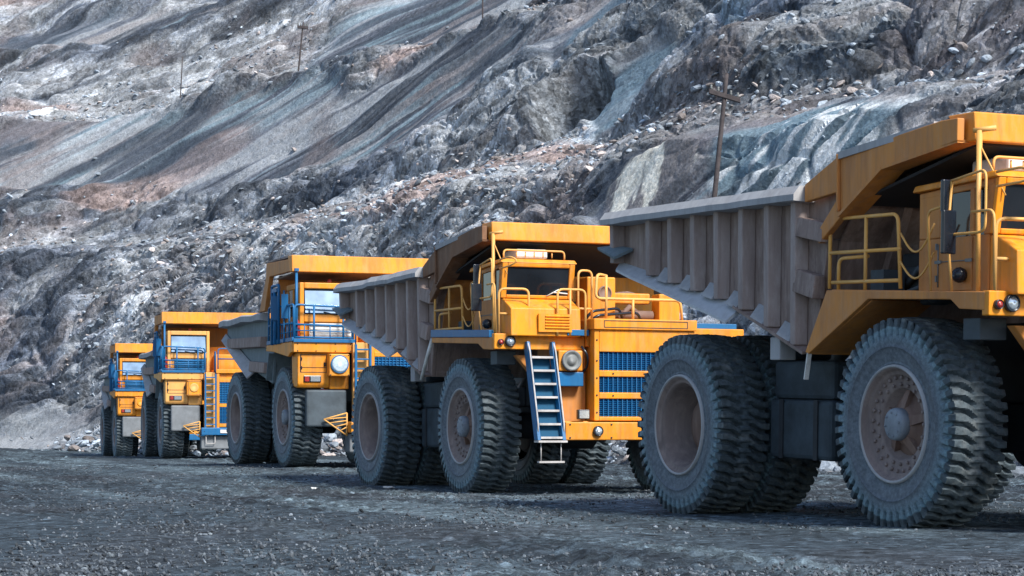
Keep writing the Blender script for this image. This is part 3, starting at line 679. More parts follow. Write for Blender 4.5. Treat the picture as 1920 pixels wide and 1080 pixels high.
# ------------------------------------------------------------------ older truck with upright ribs on its body
def older_truck(name, key, label, group, deck_mat, seed):
    x, y, z, rz = POSE[key]; r = random.Random(seed)
    root = empty(name, None, (x, y, z), rz); tag(root, label, 'dump truck', group)
    wb = 4.1; all_wheels(root, wb, 2.02, r); chassis(root, wb, 1.7)
    # -------- body
    SY = 1.78; dent = .006 if key == 'A' else .024
    side = [(-6.06, 3.44), (-6.10, 2.90), (-3.05, 2.30), (-1.60, 1.78), (-1.36, 2.95), (-.92, 3.44)]
    body = MB()
    for s in (-1, 1): body.prism(side, s * SY, s * (SY - .07))
    body.plate([(-6.08, -SY + .07, 2.90), (-3.05, -SY + .07, 2.30), (-3.05, SY - .07, 2.30), (-6.08, SY - .07, 2.90)], .09)
    body.plate([(-3.05, -SY + .07, 2.30), (-1.60, -SY + .07, 1.78), (-1.60, SY - .07, 1.78), (-3.05, SY - .07, 2.30)], .09)
    body.plate([(-1.60, -SY + .07, 1.78), (-1.37, -SY + .07, 2.95), (-1.37, SY - .07, 2.95), (-1.60, SY - .07, 1.78)], .08); body.plate([(-1.37, -SY + .07, 2.95), (-.93, -SY + .07, 3.44), (-.93, SY - .07, 3.44), (-1.37, SY - .07, 2.95)], .08)
    bd = body.build('dump_body', M['steel'], root, .012)
    for s in (-1, 1):
        # top rail, a hollow box section, dented
        m = MB(); n = 14; pr = []
        for i in range(n):
            t = i / (n - 1); xx = -6.12 + 4.50 * t; zz = 3.52 - .01 * t + dent * r.uniform(-1, 1) * (i not in (0, n - 1)); yo = SY + .26 + dent * r.uniform(-1, 1)
            pr += [(xx, s * (SY - .02), zz - .165), (xx, s * yo, zz - .155), (xx, s * yo, zz - .09), (xx, s * (yo - .07), zz), (xx, s * (SY - .02), zz + .005)]
        fs = [tuple(range(5)), tuple(range(5 * n - 1, 5 * n - 6, -1))]
        for i in range(n - 1):
            for k in range(5): fs.append((i * 5 + k, i * 5 + (k + 1) % 5, (i + 1) * 5 + (k + 1) % 5, (i + 1) * 5 + k))
        m.add(pr, fs); m.build('top_rail', M['steel_pale'], bd)
        # upright ribs: tapered hollow sections
        def zbot(xx): return np.interp(xx, [-6.10, -3.05, -1.60], [2.90, 2.30, 1.78])
        for i in range(8):
            xx = -5.62 + i * .545 if i else -6.02; zb = float(zbot(xx)); w = .080
            lo = zb + .02
            m = MB(); a, b = s * (SY + .002), s * (SY + .16); c = s * (SY + .14)
            m.hexa([(xx - w, a, lo), (xx + w, a, lo), (xx + w * .6, c, lo), (xx - w * .6, c, lo), (xx - w, a, 3.42), (xx + w, a, 3.42), (xx + w * .6, b, 3.42), (xx - w * .6, b, 3.42)])
            m.build('rib', M['steel_rib'], bd, .01)
            # gusset at the rib's foot
            if 1 < i:
                x0, x1 = xx - .40, xx - w - .01; z0, z1 = float(zbot(x0)), float(zbot(x1)); g = MB()
                g.hexa([(x0, a, z0 + .005), (x1, a, z1 + .005), (x1, s * (SY + .15), z1 + .002), (x0 + .06, s * (SY + .15), z0 - .01), (x0 + .02, a, z0 + .15), (x1, a, z1 + .17), (x1, s * (SY + .13), z1 + .03), (x0 + .10, s * (SY + .13), z0 + .02)])
                g.build('gusset', M['steel_pale'], bd, .01)
        # sloping ledge along the lower edge of the tail
        m = MB(); n = 9; pr = []
        for i in range(n):
            t = i / (n - 1); xx = -6.05 + 3.02 * t; zz = float(zbot(xx)) - .02; wd = .17 + .07 * t + r.uniform(-.004, .004)
            jz = r.uniform(-.004, .004)
            pr += [(xx, s * (SY + .003), zz + .06), (xx + .2 * (1 - t), s * (SY + wd), zz - .05 - .08 * t + jz), (xx + .2 * (1 - t), s * (SY + wd), zz - .08 - .08 * t + jz), (xx, s * (SY + .003), zz + .0)]
        fs = [tuple(range(4)), tuple(range(4 * n - 1, 4 * n - 5, -1))]
        for i in range(n - 1):
            for k in range(4): fs.append((i * 4 + k, i * 4 + (k + 1) % 4, (i + 1) * 4 + (k + 1) % 4, (i + 1) * 4 + k))
        m.add(pr, fs); m.build('tail_ledge', M['steel_bare'], bd)
        m = MB(); m.plate([(-6.25, s * (SY + .22), 3.07), (-5.75, s * (SY + .24), 2.93), (-5.7, s * (SY + .01), 3.04), (-6.12, s * (SY + .01), 3.10)], .04); m.build('tail_spout', M['steel_blue'], bd, .006)
        # short rails between the last rib and the front edge
        for zc, x0, x1, th in ((3.10, -1.76, -1.26, .10), (2.55, -1.80, -1.40, .12)):
            m = MB(); m.hexa([(x0, s * (SY + .002), zc - th), (x1, s * (SY + .002), zc - th - .09), (x1, s * (SY + .16), zc - th - .09), (x0, s * (SY + .16), zc - th),
                              (x0, s * (SY + .002), zc + th), (x1, s * (SY + .002), zc + th - .09), (x1, s * (SY + .13), zc + th - .09), (x0, s * (SY + .13), zc + th)]); m.build('side_bar', M['steel'], bd, .012)
        m = MB(); m.plate([(-3.05, s * (SY + .001), 2.30), (-3.05, s * (SY + .15), 2.285), (-1.60, s * (SY + .15), 1.775), (-1.60, s * (SY + .001), 1.79)], .03); m.build('bottom_flange', M['steel'], bd)
        m = MB(); m.box(-2.32, -2.12, s * (SY - .1), s * (SY + .10), 1.72, 1.96); m.build('body_prop', M['steel_pale'], bd, .01)
        # painted shield that carries the rail up to the canopy
        y0, y1 = s * (SY + .14), s * (SY + .06)
        m = MB()
        m.prism([(-1.61, 3.52), (-.95, 3.77), (.75, 3.93), (1.02, 3.93), (1.02, 3.72), (-.17, 3.57), (-.90, 3.16), (-1.32, 2.90), (-1.40, 2.98), (-.98, 3.34), (-.98, 3.40), (-1.61, 3.34)], y0, y1)
        m.prism([(-.97, 3.775), (-.94, 3.775), (-.92, 3.20), (-.95, 3.2)], s * (SY + .141), s * (SY + .18))
        m.build('shield', M['yellow_worn' if key == 'A' else 'shield_brown'], bd, .01)
        f = MB(); f.plate([(-.92, s * (SY + .17), 3.145), (-.17, s * (SY + .17), 3.555), (-.17, s * (SY - .10), 3.555), (-.92, s * (SY - .10), 3.145)], .03)
        f.plate([(-.168, s * (SY + .17), 3.555), (1.01, s * (SY + .13), 3.705), (1.01, s * (SY - .10), 3.705), (-.168, s * (SY - .10), 3.555)], .03); f.build('shield_flange', M['yellow_worn' if key == 'A' else 'shield_brown'], bd)
    bf = MB(); bf.plate([(-1.46, -SY + .12, 2.40), (-1.34, -SY + .12, 2.94), (-1.34, SY - .12, 2.94), (-1.46, SY - .12, 2.40)], -.03); bf.plate([(-1.33, -SY + .12, 2.95), (-.91, -SY + .12, 3.42), (-.91, SY - .12, 3.42), (-1.33, SY - .12, 2.95)], -.03)
    for yy in (-1.1, -.4, .4, 1.1): bf.hexa([(-1.44, yy - .05, 2.4), (-1.34, yy - .05, 2.4), (-1.34, yy + .05, 2.4), (-1.44, yy + .05, 2.4), (-.98, yy - .05, 3.42), (-.86, yy - .05, 3.42), (-.86, yy + .05, 3.42), (-.98, yy + .05, 3.42)])
    bf.build('body_front', M['steel' if key == 'A' else 'yellow_worn'], bd)
    if key == 'B':
        g = MB(); g.box(-.62, -.55, -.55, 1.6, 2.44, 3.50); g.build('partition', M['yellow'], bd, .01)
    c = MB()
    c.plate([(-.97, -SY - .17, 3.79), (.62, -SY - .12, 3.94), (.62, SY + .12, 3.94), (-.97, SY + .17, 3.79)], -.07)
    c.plate([(-.93, -SY - .05, 3.42), (-.93, -SY - .05, 3.78), (-.93, SY + .05, 3.78), (-.93, SY + .05, 3.42)], .04)
    c.build('canopy', M['steel_pale'], bd)
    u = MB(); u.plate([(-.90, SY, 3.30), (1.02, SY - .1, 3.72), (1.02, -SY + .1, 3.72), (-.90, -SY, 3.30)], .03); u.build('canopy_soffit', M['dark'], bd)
    fz = MB(); fz.hexa([(1.0, -SY - .03, 3.715), (1.15, -SY - .03, 3.715), (1.15, SY + .03, 3.715), (1.0, SY + .03, 3.715), (.70, -SY - .03, 3.985), (1.12, -SY - .03, 3.985), (1.12, SY + .03, 3.985), (.70, SY + .03, 3.985)])
    fz.build('canopy_fascia', M['yellow'], bd, .015)
    hx = MB(); hx.box(-.98, -.45, -.9, .9, 2.44, 2.95); hx.box(-.9, -.5, -1.2, -.92, 2.44, 2.8); hx.build('equipment_locker', M['dark'], root, .03)
    # -------- platform
    d = MB(); d.hexa([(-1.13, -1.88, 2.35), (1.45, -1.88, 2.25), (1.45, 2.05, 2.25), (-1.13, 2.05, 2.35), (-1.13, -1.88, 2.43), (1.45, -1.88, 2.33), (1.45, 2.05, 2.33), (-1.13, 2.05, 2.43)]); d.build('deck', M[deck_mat], root, .008)
    if deck_mat == 'blue':
        k = MB(); k.hexa([(-1.14, -1.955, 2.385), (1.40, -1.955, 2.285), (1.40, -1.885, 2.285), (-1.14, -1.885, 2.385), (-1.14, -1.955, 2.50), (1.40, -1.955, 2.39), (1.40, -1.885, 2.39), (-1.14, -1.885, 2.50)]); k.build('deck_edge', M['blue'], root, .006)
    fd = MB()
    if key == 'A':
        fd.prism([(-1.13, 2.42), (-1.52, 1.80), (-1.46, 1.78), (-.38, 2.31), (.98, 2.27), (1.12, 2.18), (1.50, 2.16), (1.50, 2.325)], -1.94, -1.89)
        fd.plate([(-1.14, -1.889, 2.35), (-1.52, -1.889, 1.79), (-1.52, -1.15, 1.79), (-1.14, -1.15, 2.35)], .03)
        fd.plate([(-1.50, -1.889, 1.78), (-.38, -1.889, 2.295), (-.38, -1.15, 2.295), (-1.50, -1.15, 1.78)], .02)
    else:
        fd.prism([(-1.13, 2.38), (-1.13, 2.30), (.90, 2.21), (1.12, 2.12), (1.50, 2.10), (1.50, 2.28)], -1.94, -1.89)
    fd.build('mudguard', M['yellow_worn'], root, .008)
    fl = MB()
    if key == 'A': fl.plate([(-1.50, -1.93, 1.80), (-1.56, -1.93, 1.52), (-1.56, -1.88, 1.52), (-1.50, -1.88, 1.80)], .02)
    else: fl.tube([(-1.16, -1.92, 2.36), (-1.36, -1.93, 2.1), (-1.64, -1.93, 1.74)], .03, 8)
    fl.build('guard_strip', M['white'], root)
    fb = MB(); fb.box(1.452, 1.56, -1.935, -.52, 2.11, 2.335); fb.box(1.455, 1.62, -.515, -.30, 2.16, 2.33)
    fb.build('front_beam', M['yellow'], root, .012)
    lamp(root, (1.565, -1.70, 2.225), .08); lamp(root, (1.565, -1.845, 2.21), .045, 'marker_lamp', 'X', 'red')
    br = MB(); br.hexa([(1.25, -.55, .95), (1.33, -.55, .95), (1.33, -.45, .95), (1.25, -.45, .95), (1.30, -1.55, 2.03), (1.42, -1.55, 2.03), (1.42, -1.25, 2.03), (1.30, -1.25, 2.03)]); br.build('stay', M['yellow_worn'], root, .01)
    mb = MB(); mb.box(.92, 1.18, -1.75, -1.45, 1.90, 2.10); mb.build('bracket', M['tank'], root, .01)
    # -------- cab
    cx0, cx1, cy0, cy1 = .18, 1.28, -1.74, -.64
    cab = MB()
    zt0, zt1 = 3.34, 3.46
    # floor, lower walls, pillars, roof so that the window openings are real
    cab.box(cx0, cx1, cy0, cy1, 2.31, 2.86)
    for yy in (cy0, cy1):
        s = 1 if yy == cy0 else -1; a, b = yy, yy + s * .06
        cab.prism([(cx0, 2.862), (cx0 + .34, 2.862), (cx0 + .34, 3.30), (cx0, 3.28)], a, b)
        cab.prism([(cx0 + .80, 2.862), (cx0 + .87, 2.862), (cx0 + .87, 3.34), (cx0 + .80, 3.33)], a, b)
        cab.prism([(cx1 - .09, 2.862), (cx1 + .01, 2.862), (cx1 + .09, 3.36), (cx1 - .02, 3.36)], a, b)
        cab.prism([(cx0, 3.24), (cx1 + .06, 3.30), (cx1 + .09, 3.38), (cx0, 3.30)], a - s * .002, b)
    cab.box(cx0, cx0 + .05, cy0 + .06, cy1 - .06, 2.862, 3.28)
    cab.hexa([(cx1 + .02, cy0, 3.30), (cx1 + .10, cy0, 3.30), (cx1 + .10, cy1, 3.30), (cx1 + .02, cy1, 3.30), (cx1 + .02, cy0, 3.38), (cx1 + .11, cy0, 3.38), (cx1 + .11, cy1, 3.38), (cx1 + .02, cy1, 3.38)])
    cb = cab.build('cab', M['yellow_worn'], root, .012)
    rf = MB(); rf.hexa([(cx0 - .06, cy0 - .05, 3.31), (cx1 + .18, cy0 - .05, 3.37), (cx1 + .18, cy1 + .05, 3.37), (cx0 - .06, cy1 + .05, 3.31),
                        (cx0 - .04, cy0 - .03, 3.375), (cx1 + .12, cy0 - .03, 3.43), (cx1 + .12, cy1 + .03, 3.43), (cx0 - .04, cy1 + .03, 3.375)]); rf.build('cab_roof', M['yellow'], cb, .015)
    # windscreen frame, glass leaning forward at the top
    fr = MB(); W0, W1, Z0, Z1 = cy0 + .01, cy1 - .01, 2.86, 3.37
    def wx(z): return cx1 + .03 + (z - 2.86) * .17
    for a, b, e, g in ((W0 - .03, W0 + .055, Z0, Z1), (W1 - .055, W1 + .03, Z0, Z1)):
        fr.hexa([(wx(e), a, e), (wx(e) + .05, a, e), (wx(e) + .05, b, e), (wx(e), b, e), (wx(g), a, g), (wx(g) + .05, a, g), (wx(g) + .05, b, g), (wx(g), b, g)])
    for e, g in ((Z0, Z0 + .05), (Z1 - .06, Z1)):
        fr.hexa([(wx(e), W0 + .056, e), (wx(e) + .05, W0 + .056, e), (wx(e) + .05, W1 - .056, e), (wx(e), W1 - .056, e), (wx(g), W0 + .056, g), (wx(g) + .05, W0 + .056, g), (wx(g) + .05, W1 - .056, g), (wx(g), W1 - .056, g)])
    fr.build('windscreen_frame', M['yellow'], cb, .012)
    gl = MB(); gl.plate([(wx(Z0 + .05) + .012, W0 + .05, Z0 + .05), (wx(Z0 + .05) + .012, W1 - .05, Z0 + .05), (wx(Z1 - .06) + .012, W1 - .05, Z1 - .06), (wx(Z1 - .06) + .012, W0 + .05, Z1 - .06)], .01); gl.build('windscreen', M['glass_dark'], cb)
    wp = MB(); wp.tube([(wx(2.9) + .06, -1.05, 2.90), (wx(3.02) + .055, -.86, 3.0)], .008, 6); wp.tube([(wx(2.95) + .06, -.95, 2.955), (wx(2.93) + .06, -.72, 2.94)], .011, 6); wp.build('wiper', M['white'], cb)
    for yy, s in ((cy0, 1), (cy1, -1)):
        for xa, xb in ((cx0 + .34, cx0 + .80), (cx0 + .87, cx1 - .06)):
            g = MB(); g.box(xa, xb, yy + s * .02, yy + s * .032, 2.862, 3.27); g.build('window', M['glass_dark'], cb)
    dr = MB(); dr.box(cx0 + .30, cx0 + .86, cy0 - .012, cy0 - .002, 2.36, 2.85); dr.build('door', M['yellow_worn'], cb, .004)
    hb = MB(); hb.prism([(cx1 + .002, 2.30), (cx1 + .002, 2.85), (cx1 + .08, 2.85), (1.68, 2.70), (1.70, 2.30)], cy0 + .01, cy1 - .0); hb.build('cab_nose', M['yellow'], cb, .015)
    vt = MB()
    vt.box(1.702, 1.74, -1.32, -.80, 2.36, 2.62)
    for i in range(5): vt.add([(1.741, -1.22, 2.40 + i * .042), (1.741, -.84, 2.40 + i * .042), (1.762, -.84, 2.415 + i * .042), (1.762, -1.22, 2.415 + i * .042), (1.741, -1.22, 2.432 + i * .042), (1.741, -.84, 2.432 + i * .042)], [(0, 1, 2, 3), (3, 2, 5, 4)])
    vt.build('vent', M['yellow'], cb)
    bs = MB(); bs.box(1.46, 1.72, -.86, -.52, 2.315, 2.40); bs.build('step_plate', M['blue'], root, .006)
    # roof gear
    ac = MB(); ac.box(.55, 1.12, -1.42, -.92, 3.46, 3.60); ac.build('air_conditioner', M['white'], cb, .03)
    rk = MB(); rk.tube([(1.22, -1.66, 3.45), (1.22, -1.66, 3.57), (1.22, -.70, 3.57), (1.22, -.70, 3.45)], .014, 8, .08)
    for i in range(5): rk.tube([(1.20, -1.45 + i * .14, 3.47), (1.20, -1.45 + i * .14, 3.55)], .010, 6)
    rk.build('roof_rack', M['rail'], cb)
    ms = MB(); ms.tube([(1.24, -1.82, 2.33), (1.22, -1.82, 3.0), (1.22, -1.82, 3.80)], [.022, .022, .028], 8); ms.tube([(1.22, -1.82, 3.55), (1.0, -1.72, 3.40)], .010, 6)
    ms.tube([(1.22, -1.82, 3.68), (1.46, -1.70, 3.2)], .008, 6); ms.tube([(1.18, -1.86, 3.80), (1.32, -1.71, 3.82)], .024, 8)
    ms.build('mast', M['rail'], root)
    # mirrors on tube brackets
    for xm, ym, zm, w, h, an in ((1.02, -2.02, 2.88, .17, .40, .3), (.90, -1.96, 3.22, .13, .30, .3), (1.80, -1.66, 3.16, .13, .28, -.5))[:3 if key == 'A' else 2]:
        mm = MB(); c, s = math.cos(an), math.sin(an); q = []
        for u, vv in ((-w / 2, -h / 2), (w / 2, -h / 2), (w / 2, h / 2), (-w / 2, h / 2)): q.append((xm - s * u * .6, ym + c * u, zm + vv))
        mm.plate(q, .045); mm.build('mirror', M['mirror'], root, .012)
    rail(root, [[(.95, -1.92, 3.36), (1.52, -1.96, 3.42), (1.52, -1.96, 2.86), (.95, -1.96, 2.86), (.95, -1.92, 3.36)],
                [(.62, -1.9, 2.33), (.62, -1.95, 3.10), (.90, -2.0, 3.12)], [(1.30, -1.95, 3.05), (1.66, -1.97, 3.05), (1.66, -1.95, 2.33)],
                [(1.50, -1.83, 3.40), (1.85, -1.80, 3.42), (1.94, -1.72, 3.36), (1.85, -1.80, 3.29), (1.50, -1.83, 3.27)]], [((.95, -1.96, 2.86), (.95, -1.9, 2.33))], .013, 'rail', 'mirror_bracket')
    # -------- handrails
    rail(root, [[(-1.20, -1.86, 2.44), (-1.20, -1.86, 3.14), (.0, -1.86, 3.12), (.06, -1.86, 2.40)], [(-1.20, -1.86, 2.80), (.05, -1.86, 2.78)], [(-1.15, -1.86, 2.50), (.05, -1.86, 2.48)], [(-1.08, -1.83, 2.42), (-1.08, -1.83, 2.74), (-.55, -1.83, 2.74)]],
         [((-.55, -1.86, 2.40), (-.55, -1.86, 3.13))])
    ch = MB()
    for z0, dz in ((2.93, .22), (2.66, .20)):
        ch.tube([(.05 + .55 * t, -1.86, z0 - dz * math.sin(math.pi * t) + .06 * t) for t in np.linspace(0, 1, 12)], .011, 6)
    ch.build('chain', M['rail'], root)
    rail(root, [[(1.54, -1.86, 2.31), (1.54, -1.86, 2.98), (1.60, -1.42, 2.98), (1.60, -1.42, 2.31)], [(1.54, -1.86, 2.62), (1.56, -1.60, 2.62)]], [], .018)
    rail(root, [[(1.72, -1.02, 2.31), (1.72, -1.02, 2.98), (1.72, -.58, 2.98), (1.72, -.58, 2.31)]], [((1.72, -.82, 2.98), (1.72, -.82, 2.31))], .018)
    rail(root, [[(1.5, -.60, 2.42), (1.5, -.60, 3.28), (1.45, -.36, 3.28), (1.45, -.36, 2.56)]], [((1.5, -.60, 2.72), (1.45, -.36, 2.72))], .018)
    rail(root, [[(1.62, -.20, 3.20), (1.72, -.40, 3.22), (1.72, -.42, 2.86), (1.72, .95, 2.86), (1.72, .98, 2.56)]], [((1.72, .18, 2.56), (1.72, .18, 2.88)), ((1.72, -.25, 2.56), (1.72, -.25, 3.20))], .022)
    # -------- engine housing on the far half
    eh = MB()
    eh.box(1.70, 1.86, -.50, -.42, 1.08, 2.40); eh.box(1.70, 1.86, 1.02, 1.12, 1.08, 2.40); eh.box(1.70, 1.86, -.42, 1.02, 2.08, 2.40)
    for z0, z1 in ((1.08, 1.14), (1.40, 1.49), (1.72, 1.81)): eh.box(1.705, 1.855, -.42, 1.02, z0, z1)
    eh.box(.9, 1.70, -.46, 1.10, 1.08, 2.40)
    eh.box(.3, 1.90, -.52, 1.14, 2.402, 2.56); eh.build('engine_housing', M['yellow'], root, .012)
    for z0, z1 in ((1.14, 1.40), (1.49, 1.72), (1.81, 2.08)): grille(root, 1.80, -.418, 1.018, z0, z1, 9)
    rc = MB(); rc.box(.95, 1.52, -1.02, -.49, .86, 2.26); rc.build('recess_panel', M['yellow_worn'], root, .01)
    wing = MB(); wing.box(.2, 1.55, 1.15, 2.10, 2.28, 2.46); wing.box(.9, 1.5, 1.14, 1.5, 1.9, 2.27); wing.build('wing', M['yellow'], root, .012)
    wb2 = MB(); wb2.box(.3, 1.5, 1.2, 2.0, 2.462, 2.54); wb2.build('wing_plate', M['blue'], root, .006)
    # gear on the engine deck
    cbx = MB(); cbx.box(.70, 1.15, -.30, .16, 2.562, 3.22); cbx.box(.72, 1.0, .95, 1.30, 2.562, 3.0); cbx.box(.5, .7, .17, .94, 2.86, 3.02); cbx.build('cabinet', M['yellow'], root, .02)
    p = MB(); p.lathe([(.11, 0), (.11, .02), (.09, .03), (.09, .02), (0, .02)], (1.15, -.02, 2.98), 'X', 24)
    p.tube([(.66, .16, 2.95), (.60, .6, 3.0), (.62, .94, 2.92)], .06, 10); p.tube([(.85, .2, 2.68), (.85, .9, 2.68)], .07, 10); p.tube([(.95, .3, 2.62), (.9, .5, 2.8), (.8, .7, 2.7)], .04, 8); p.build('pipework', M['hub'], root)
    # machinery seen behind the near handrail
    k = MB(); k.lathe([(.15, -.3), (.17, -.28), (.17, .3), (.15, .32)], (-.55, -1.1, 2.52), 'X', 20); k.lathe([(.12, -.2), (.14, -.18), (.14, .2), (.12, .22)], (-.1, -1.35, 2.46), 'Z', 18)
    k.lathe([(.11, 0), (.13, .02), (.13, .26), (.11, .28)], (.05, -1.5, 2.40), 'Y', 18); k.box(-.85, -.62, -1.6, -1.35, 2.302, 2.62); k.tube([(-.9, -1.2, 2.4), (-.3, -1.4, 2.62), (.1, -1.2, 2.5)], .035, 8); k.tube([(-.6, -1.5, 2.34), (0, -1.6, 2.42), (.15, -1.6, 2.6)], .025, 8)
    k.build('air_receiver', M['tank'], root)
    # -------- front: bumper, box with round intake, battery box, lamps
    bp = MB(); bp.box(1.72, 2.02, -1.02, 1.15, .80, 1.06); bp.box(1.62, 1.72, -.95, 1.1, .86, 1.075); bp.build('bumper', M['yellow'], root, .015)
    lamp(root, (2.03, -.52, .93), .075, 'fog_lamp')
    sq = MB(); sq.box(1.80, 1.88, -.76, -.58, 1.10, 1.24); sl = sq.build('work_lamp', M['mirror'], root, .01)
    g = MB(); g.box(1.882, 1.89, -.745, -.595, 1.115, 1.225); g.build('lens', M['lens'], sl)
    ib = MB(); ib.box(1.50, 1.72, -1.00, -.62, 1.80, 2.10); ibo = ib.build('air_cleaner', M['yellow'], root, .02)
    g = MB(); g.lathe([(.15, 0), (.15, .05), (.13, .06), (.11, .035), (.07, .03), (.06, .055), (0, .06)], (1.722, -.81, 1.95), 'X', 30); g.build('intake', M['grey'], ibo)
    bb = MB(); bb.box(1.45, 1.70, -1.03, -.60, 1.58, 1.785); bb.build('battery_box', M['blue'], root, .012)
    # -------- ladder
    def lp(t, yy): return (1.62 + .42 * t, yy, 2.22 - 1.42 * t)
    lad = MB(); L0, L1 = -1.44, -1.05
    for yy in (L0, L1): lad.hexa([(1.50, yy - .025, 2.22), (1.64, yy - .025, 2.22), (1.64, yy + .025, 2.22), (1.50, yy + .025, 2.22), (1.92, yy - .025, .80), (2.06, yy - .025, .80), (2.06, yy + .025, .80), (1.92, yy + .025, .80)])
    ld = lad.build('ladder', M['blue'], root, .005)
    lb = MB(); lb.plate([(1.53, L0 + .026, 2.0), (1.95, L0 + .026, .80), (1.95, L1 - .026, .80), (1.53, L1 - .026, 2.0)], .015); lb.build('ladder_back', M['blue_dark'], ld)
    for i in range(7):
        t = .16 + i * .136; q = lp(t, 0); m = MB(); m.box(q[0] - .14, q[0] + .02, L0 + .027, L1 - .027, q[2] - .016, q[2] + .016); m.build('rung', M['rail_white'], ld, .004)
    hr = MB()
    for yy in (L0 - .005, L1 + .005): hr.tube([lp(0, yy), (lp(.1, yy)[0] + .05, yy, lp(.1, yy)[2]), (lp(.85, yy)[0] + .05, yy, lp(.85, yy)[2]), lp(.93, yy)], .013, 8, .04)
    hr.build('grab_rail', M['rail_white'], ld)
    st = MB(); st.box(1.92, 2.10, L0 - .03, L1 + .03, .765, .795); st.build('foot_plate', M['rail_white'], ld, .004)
    hs = MB(); hs.tube([(2.02, L0 + .04, .77), (2.02, L0 + .04, .50)], .009, 6); hs.tube([(2.02, L1 - .04, .77), (2.02, L1 - .04, .50)], .009, 6); hs.box(1.98, 2.06, L0, L1, .475, .502); hs.build('hanging_step', M['rail_white'], ld)
    front_seams(root, 1.9005, [(-.36, .98, 2.435, 2.53)]); front_seams(root, 2.0205, [(.35, .92, .86, 1.0)])
    bolts(root, [(2.021, y, z) for y in (-.95, -.3, .2, .7, 1.1) for z in (.835, 1.025)] + [(1.861, -.46, z) for z in (1.2, 1.45, 1.7, 1.95, 2.25)] + [(1.855, y, z) for z in (1.445, 1.765) for y in (-.2, .3, .8)])
    hd = MB()
    for xx in (.52, 1.0): hd.box(xx - .05, xx + .05, cy0 - .024, cy0 - .013, 2.62, 2.65)
    for zz in (2.45, 2.75): hd.box(.49, .51, cy0 - .03, cy0 - .0125, zz, zz + .06)
    hd.tube([(.52, cy0 - .016, 2.40), (.52, cy0 - .016, 2.8)], .008, 6); hd.tube([(.5, cy0 - .016, 2.635), (1.03, cy0 - .016, 2.635)], .006, 6); hd.build('door_fittings', M['grey'], cb)
    hose = MB()
    for y0, y1, zz in ((-.40, .2, 2.70), (-.3, .5, 2.64)): hose.tube([(1.3, y0, 2.57), (1.32, y0 + .1, zz), (1.2, y1, zz + .06), (1.1, y1 + .1, 2.57)], .022, 8, .1)
    hose.tube([(1.66, -.62, 2.16), (1.72, -.55, 2.05), (1.68, -.52, 1.9), (1.60, -.56, 1.78)], .018, 8, .06); hose.build('hose', M['mirror'], root)
    ww = MB(); ww.box(.45, .60, -1.35, -.95, 2.87, 3.18); ww.tube([(1.0, -1.3, 2.9), (.93, -1.3, 3.02)], .02, 6); ww.lathe([(.17, -.012), (.185, 0), (.17, .012), (.155, 0)], (.92, -1.3, 3.03), 'X', 20, True, False); ww.build('cab_interior', M['grey'], cb)
    # -------- tanks under the body on the near side
    tk = MB(); tk.box(-3.02, -1.75, -1.46, -.62, .66, 1.30); tk.box(-3.0, -1.78, -1.42, -.62, 1.302, 1.72); tk.box(-2.95, -2.62, -1.50, -.9, 1.722, 2.05); tk.build('fuel_tank', M['tank_dark'], root, .05)
    for xx in (-2.75, -2.05): MB().box(xx - .04, xx + .04, -1.475, -1.462, .66, 1.30).build('tank_strap', M['dark'], root)
    MB().lathe([(.0, -.075), (.04, -.065), (.068, -.03), (.075, .005), (.06, .045), (.045, .05), (.04, .09), (0, .09)], (.92, -1.80, 2.50), 'Y', 18).build('horn', M['mirror'], root)
    fp = MB(); fp.plate([(-1.40, -1.55, 1.66), (-1.40, -1.55, .98), (-1.30, -1.25, .98), (-1.30, -1.25, 1.66)], .025); fp.build('mud_flap', M['tank'], root)
    tf = MB(); tf.box(-3.0, -1.7, .62, 1.3, .75, 1.6); tf.build('oil_tank', M['tank'], root, .03)
    rm = MB(); rm.box(-wb - .2, -wb + 1.0, -1.9, 1.9, 2.08, 2.11) if False else rm.tube([(-wb + .1, -.5, 1.25), (-wb + 1.2, -.5, 1.95)], .10, 12); rm.tube([(-wb + .1, .5, 1.25), (-wb + 1.2, .5, 1.95)], .10, 12); rm.build('hoist_ram', M['grey'], root)
    return root

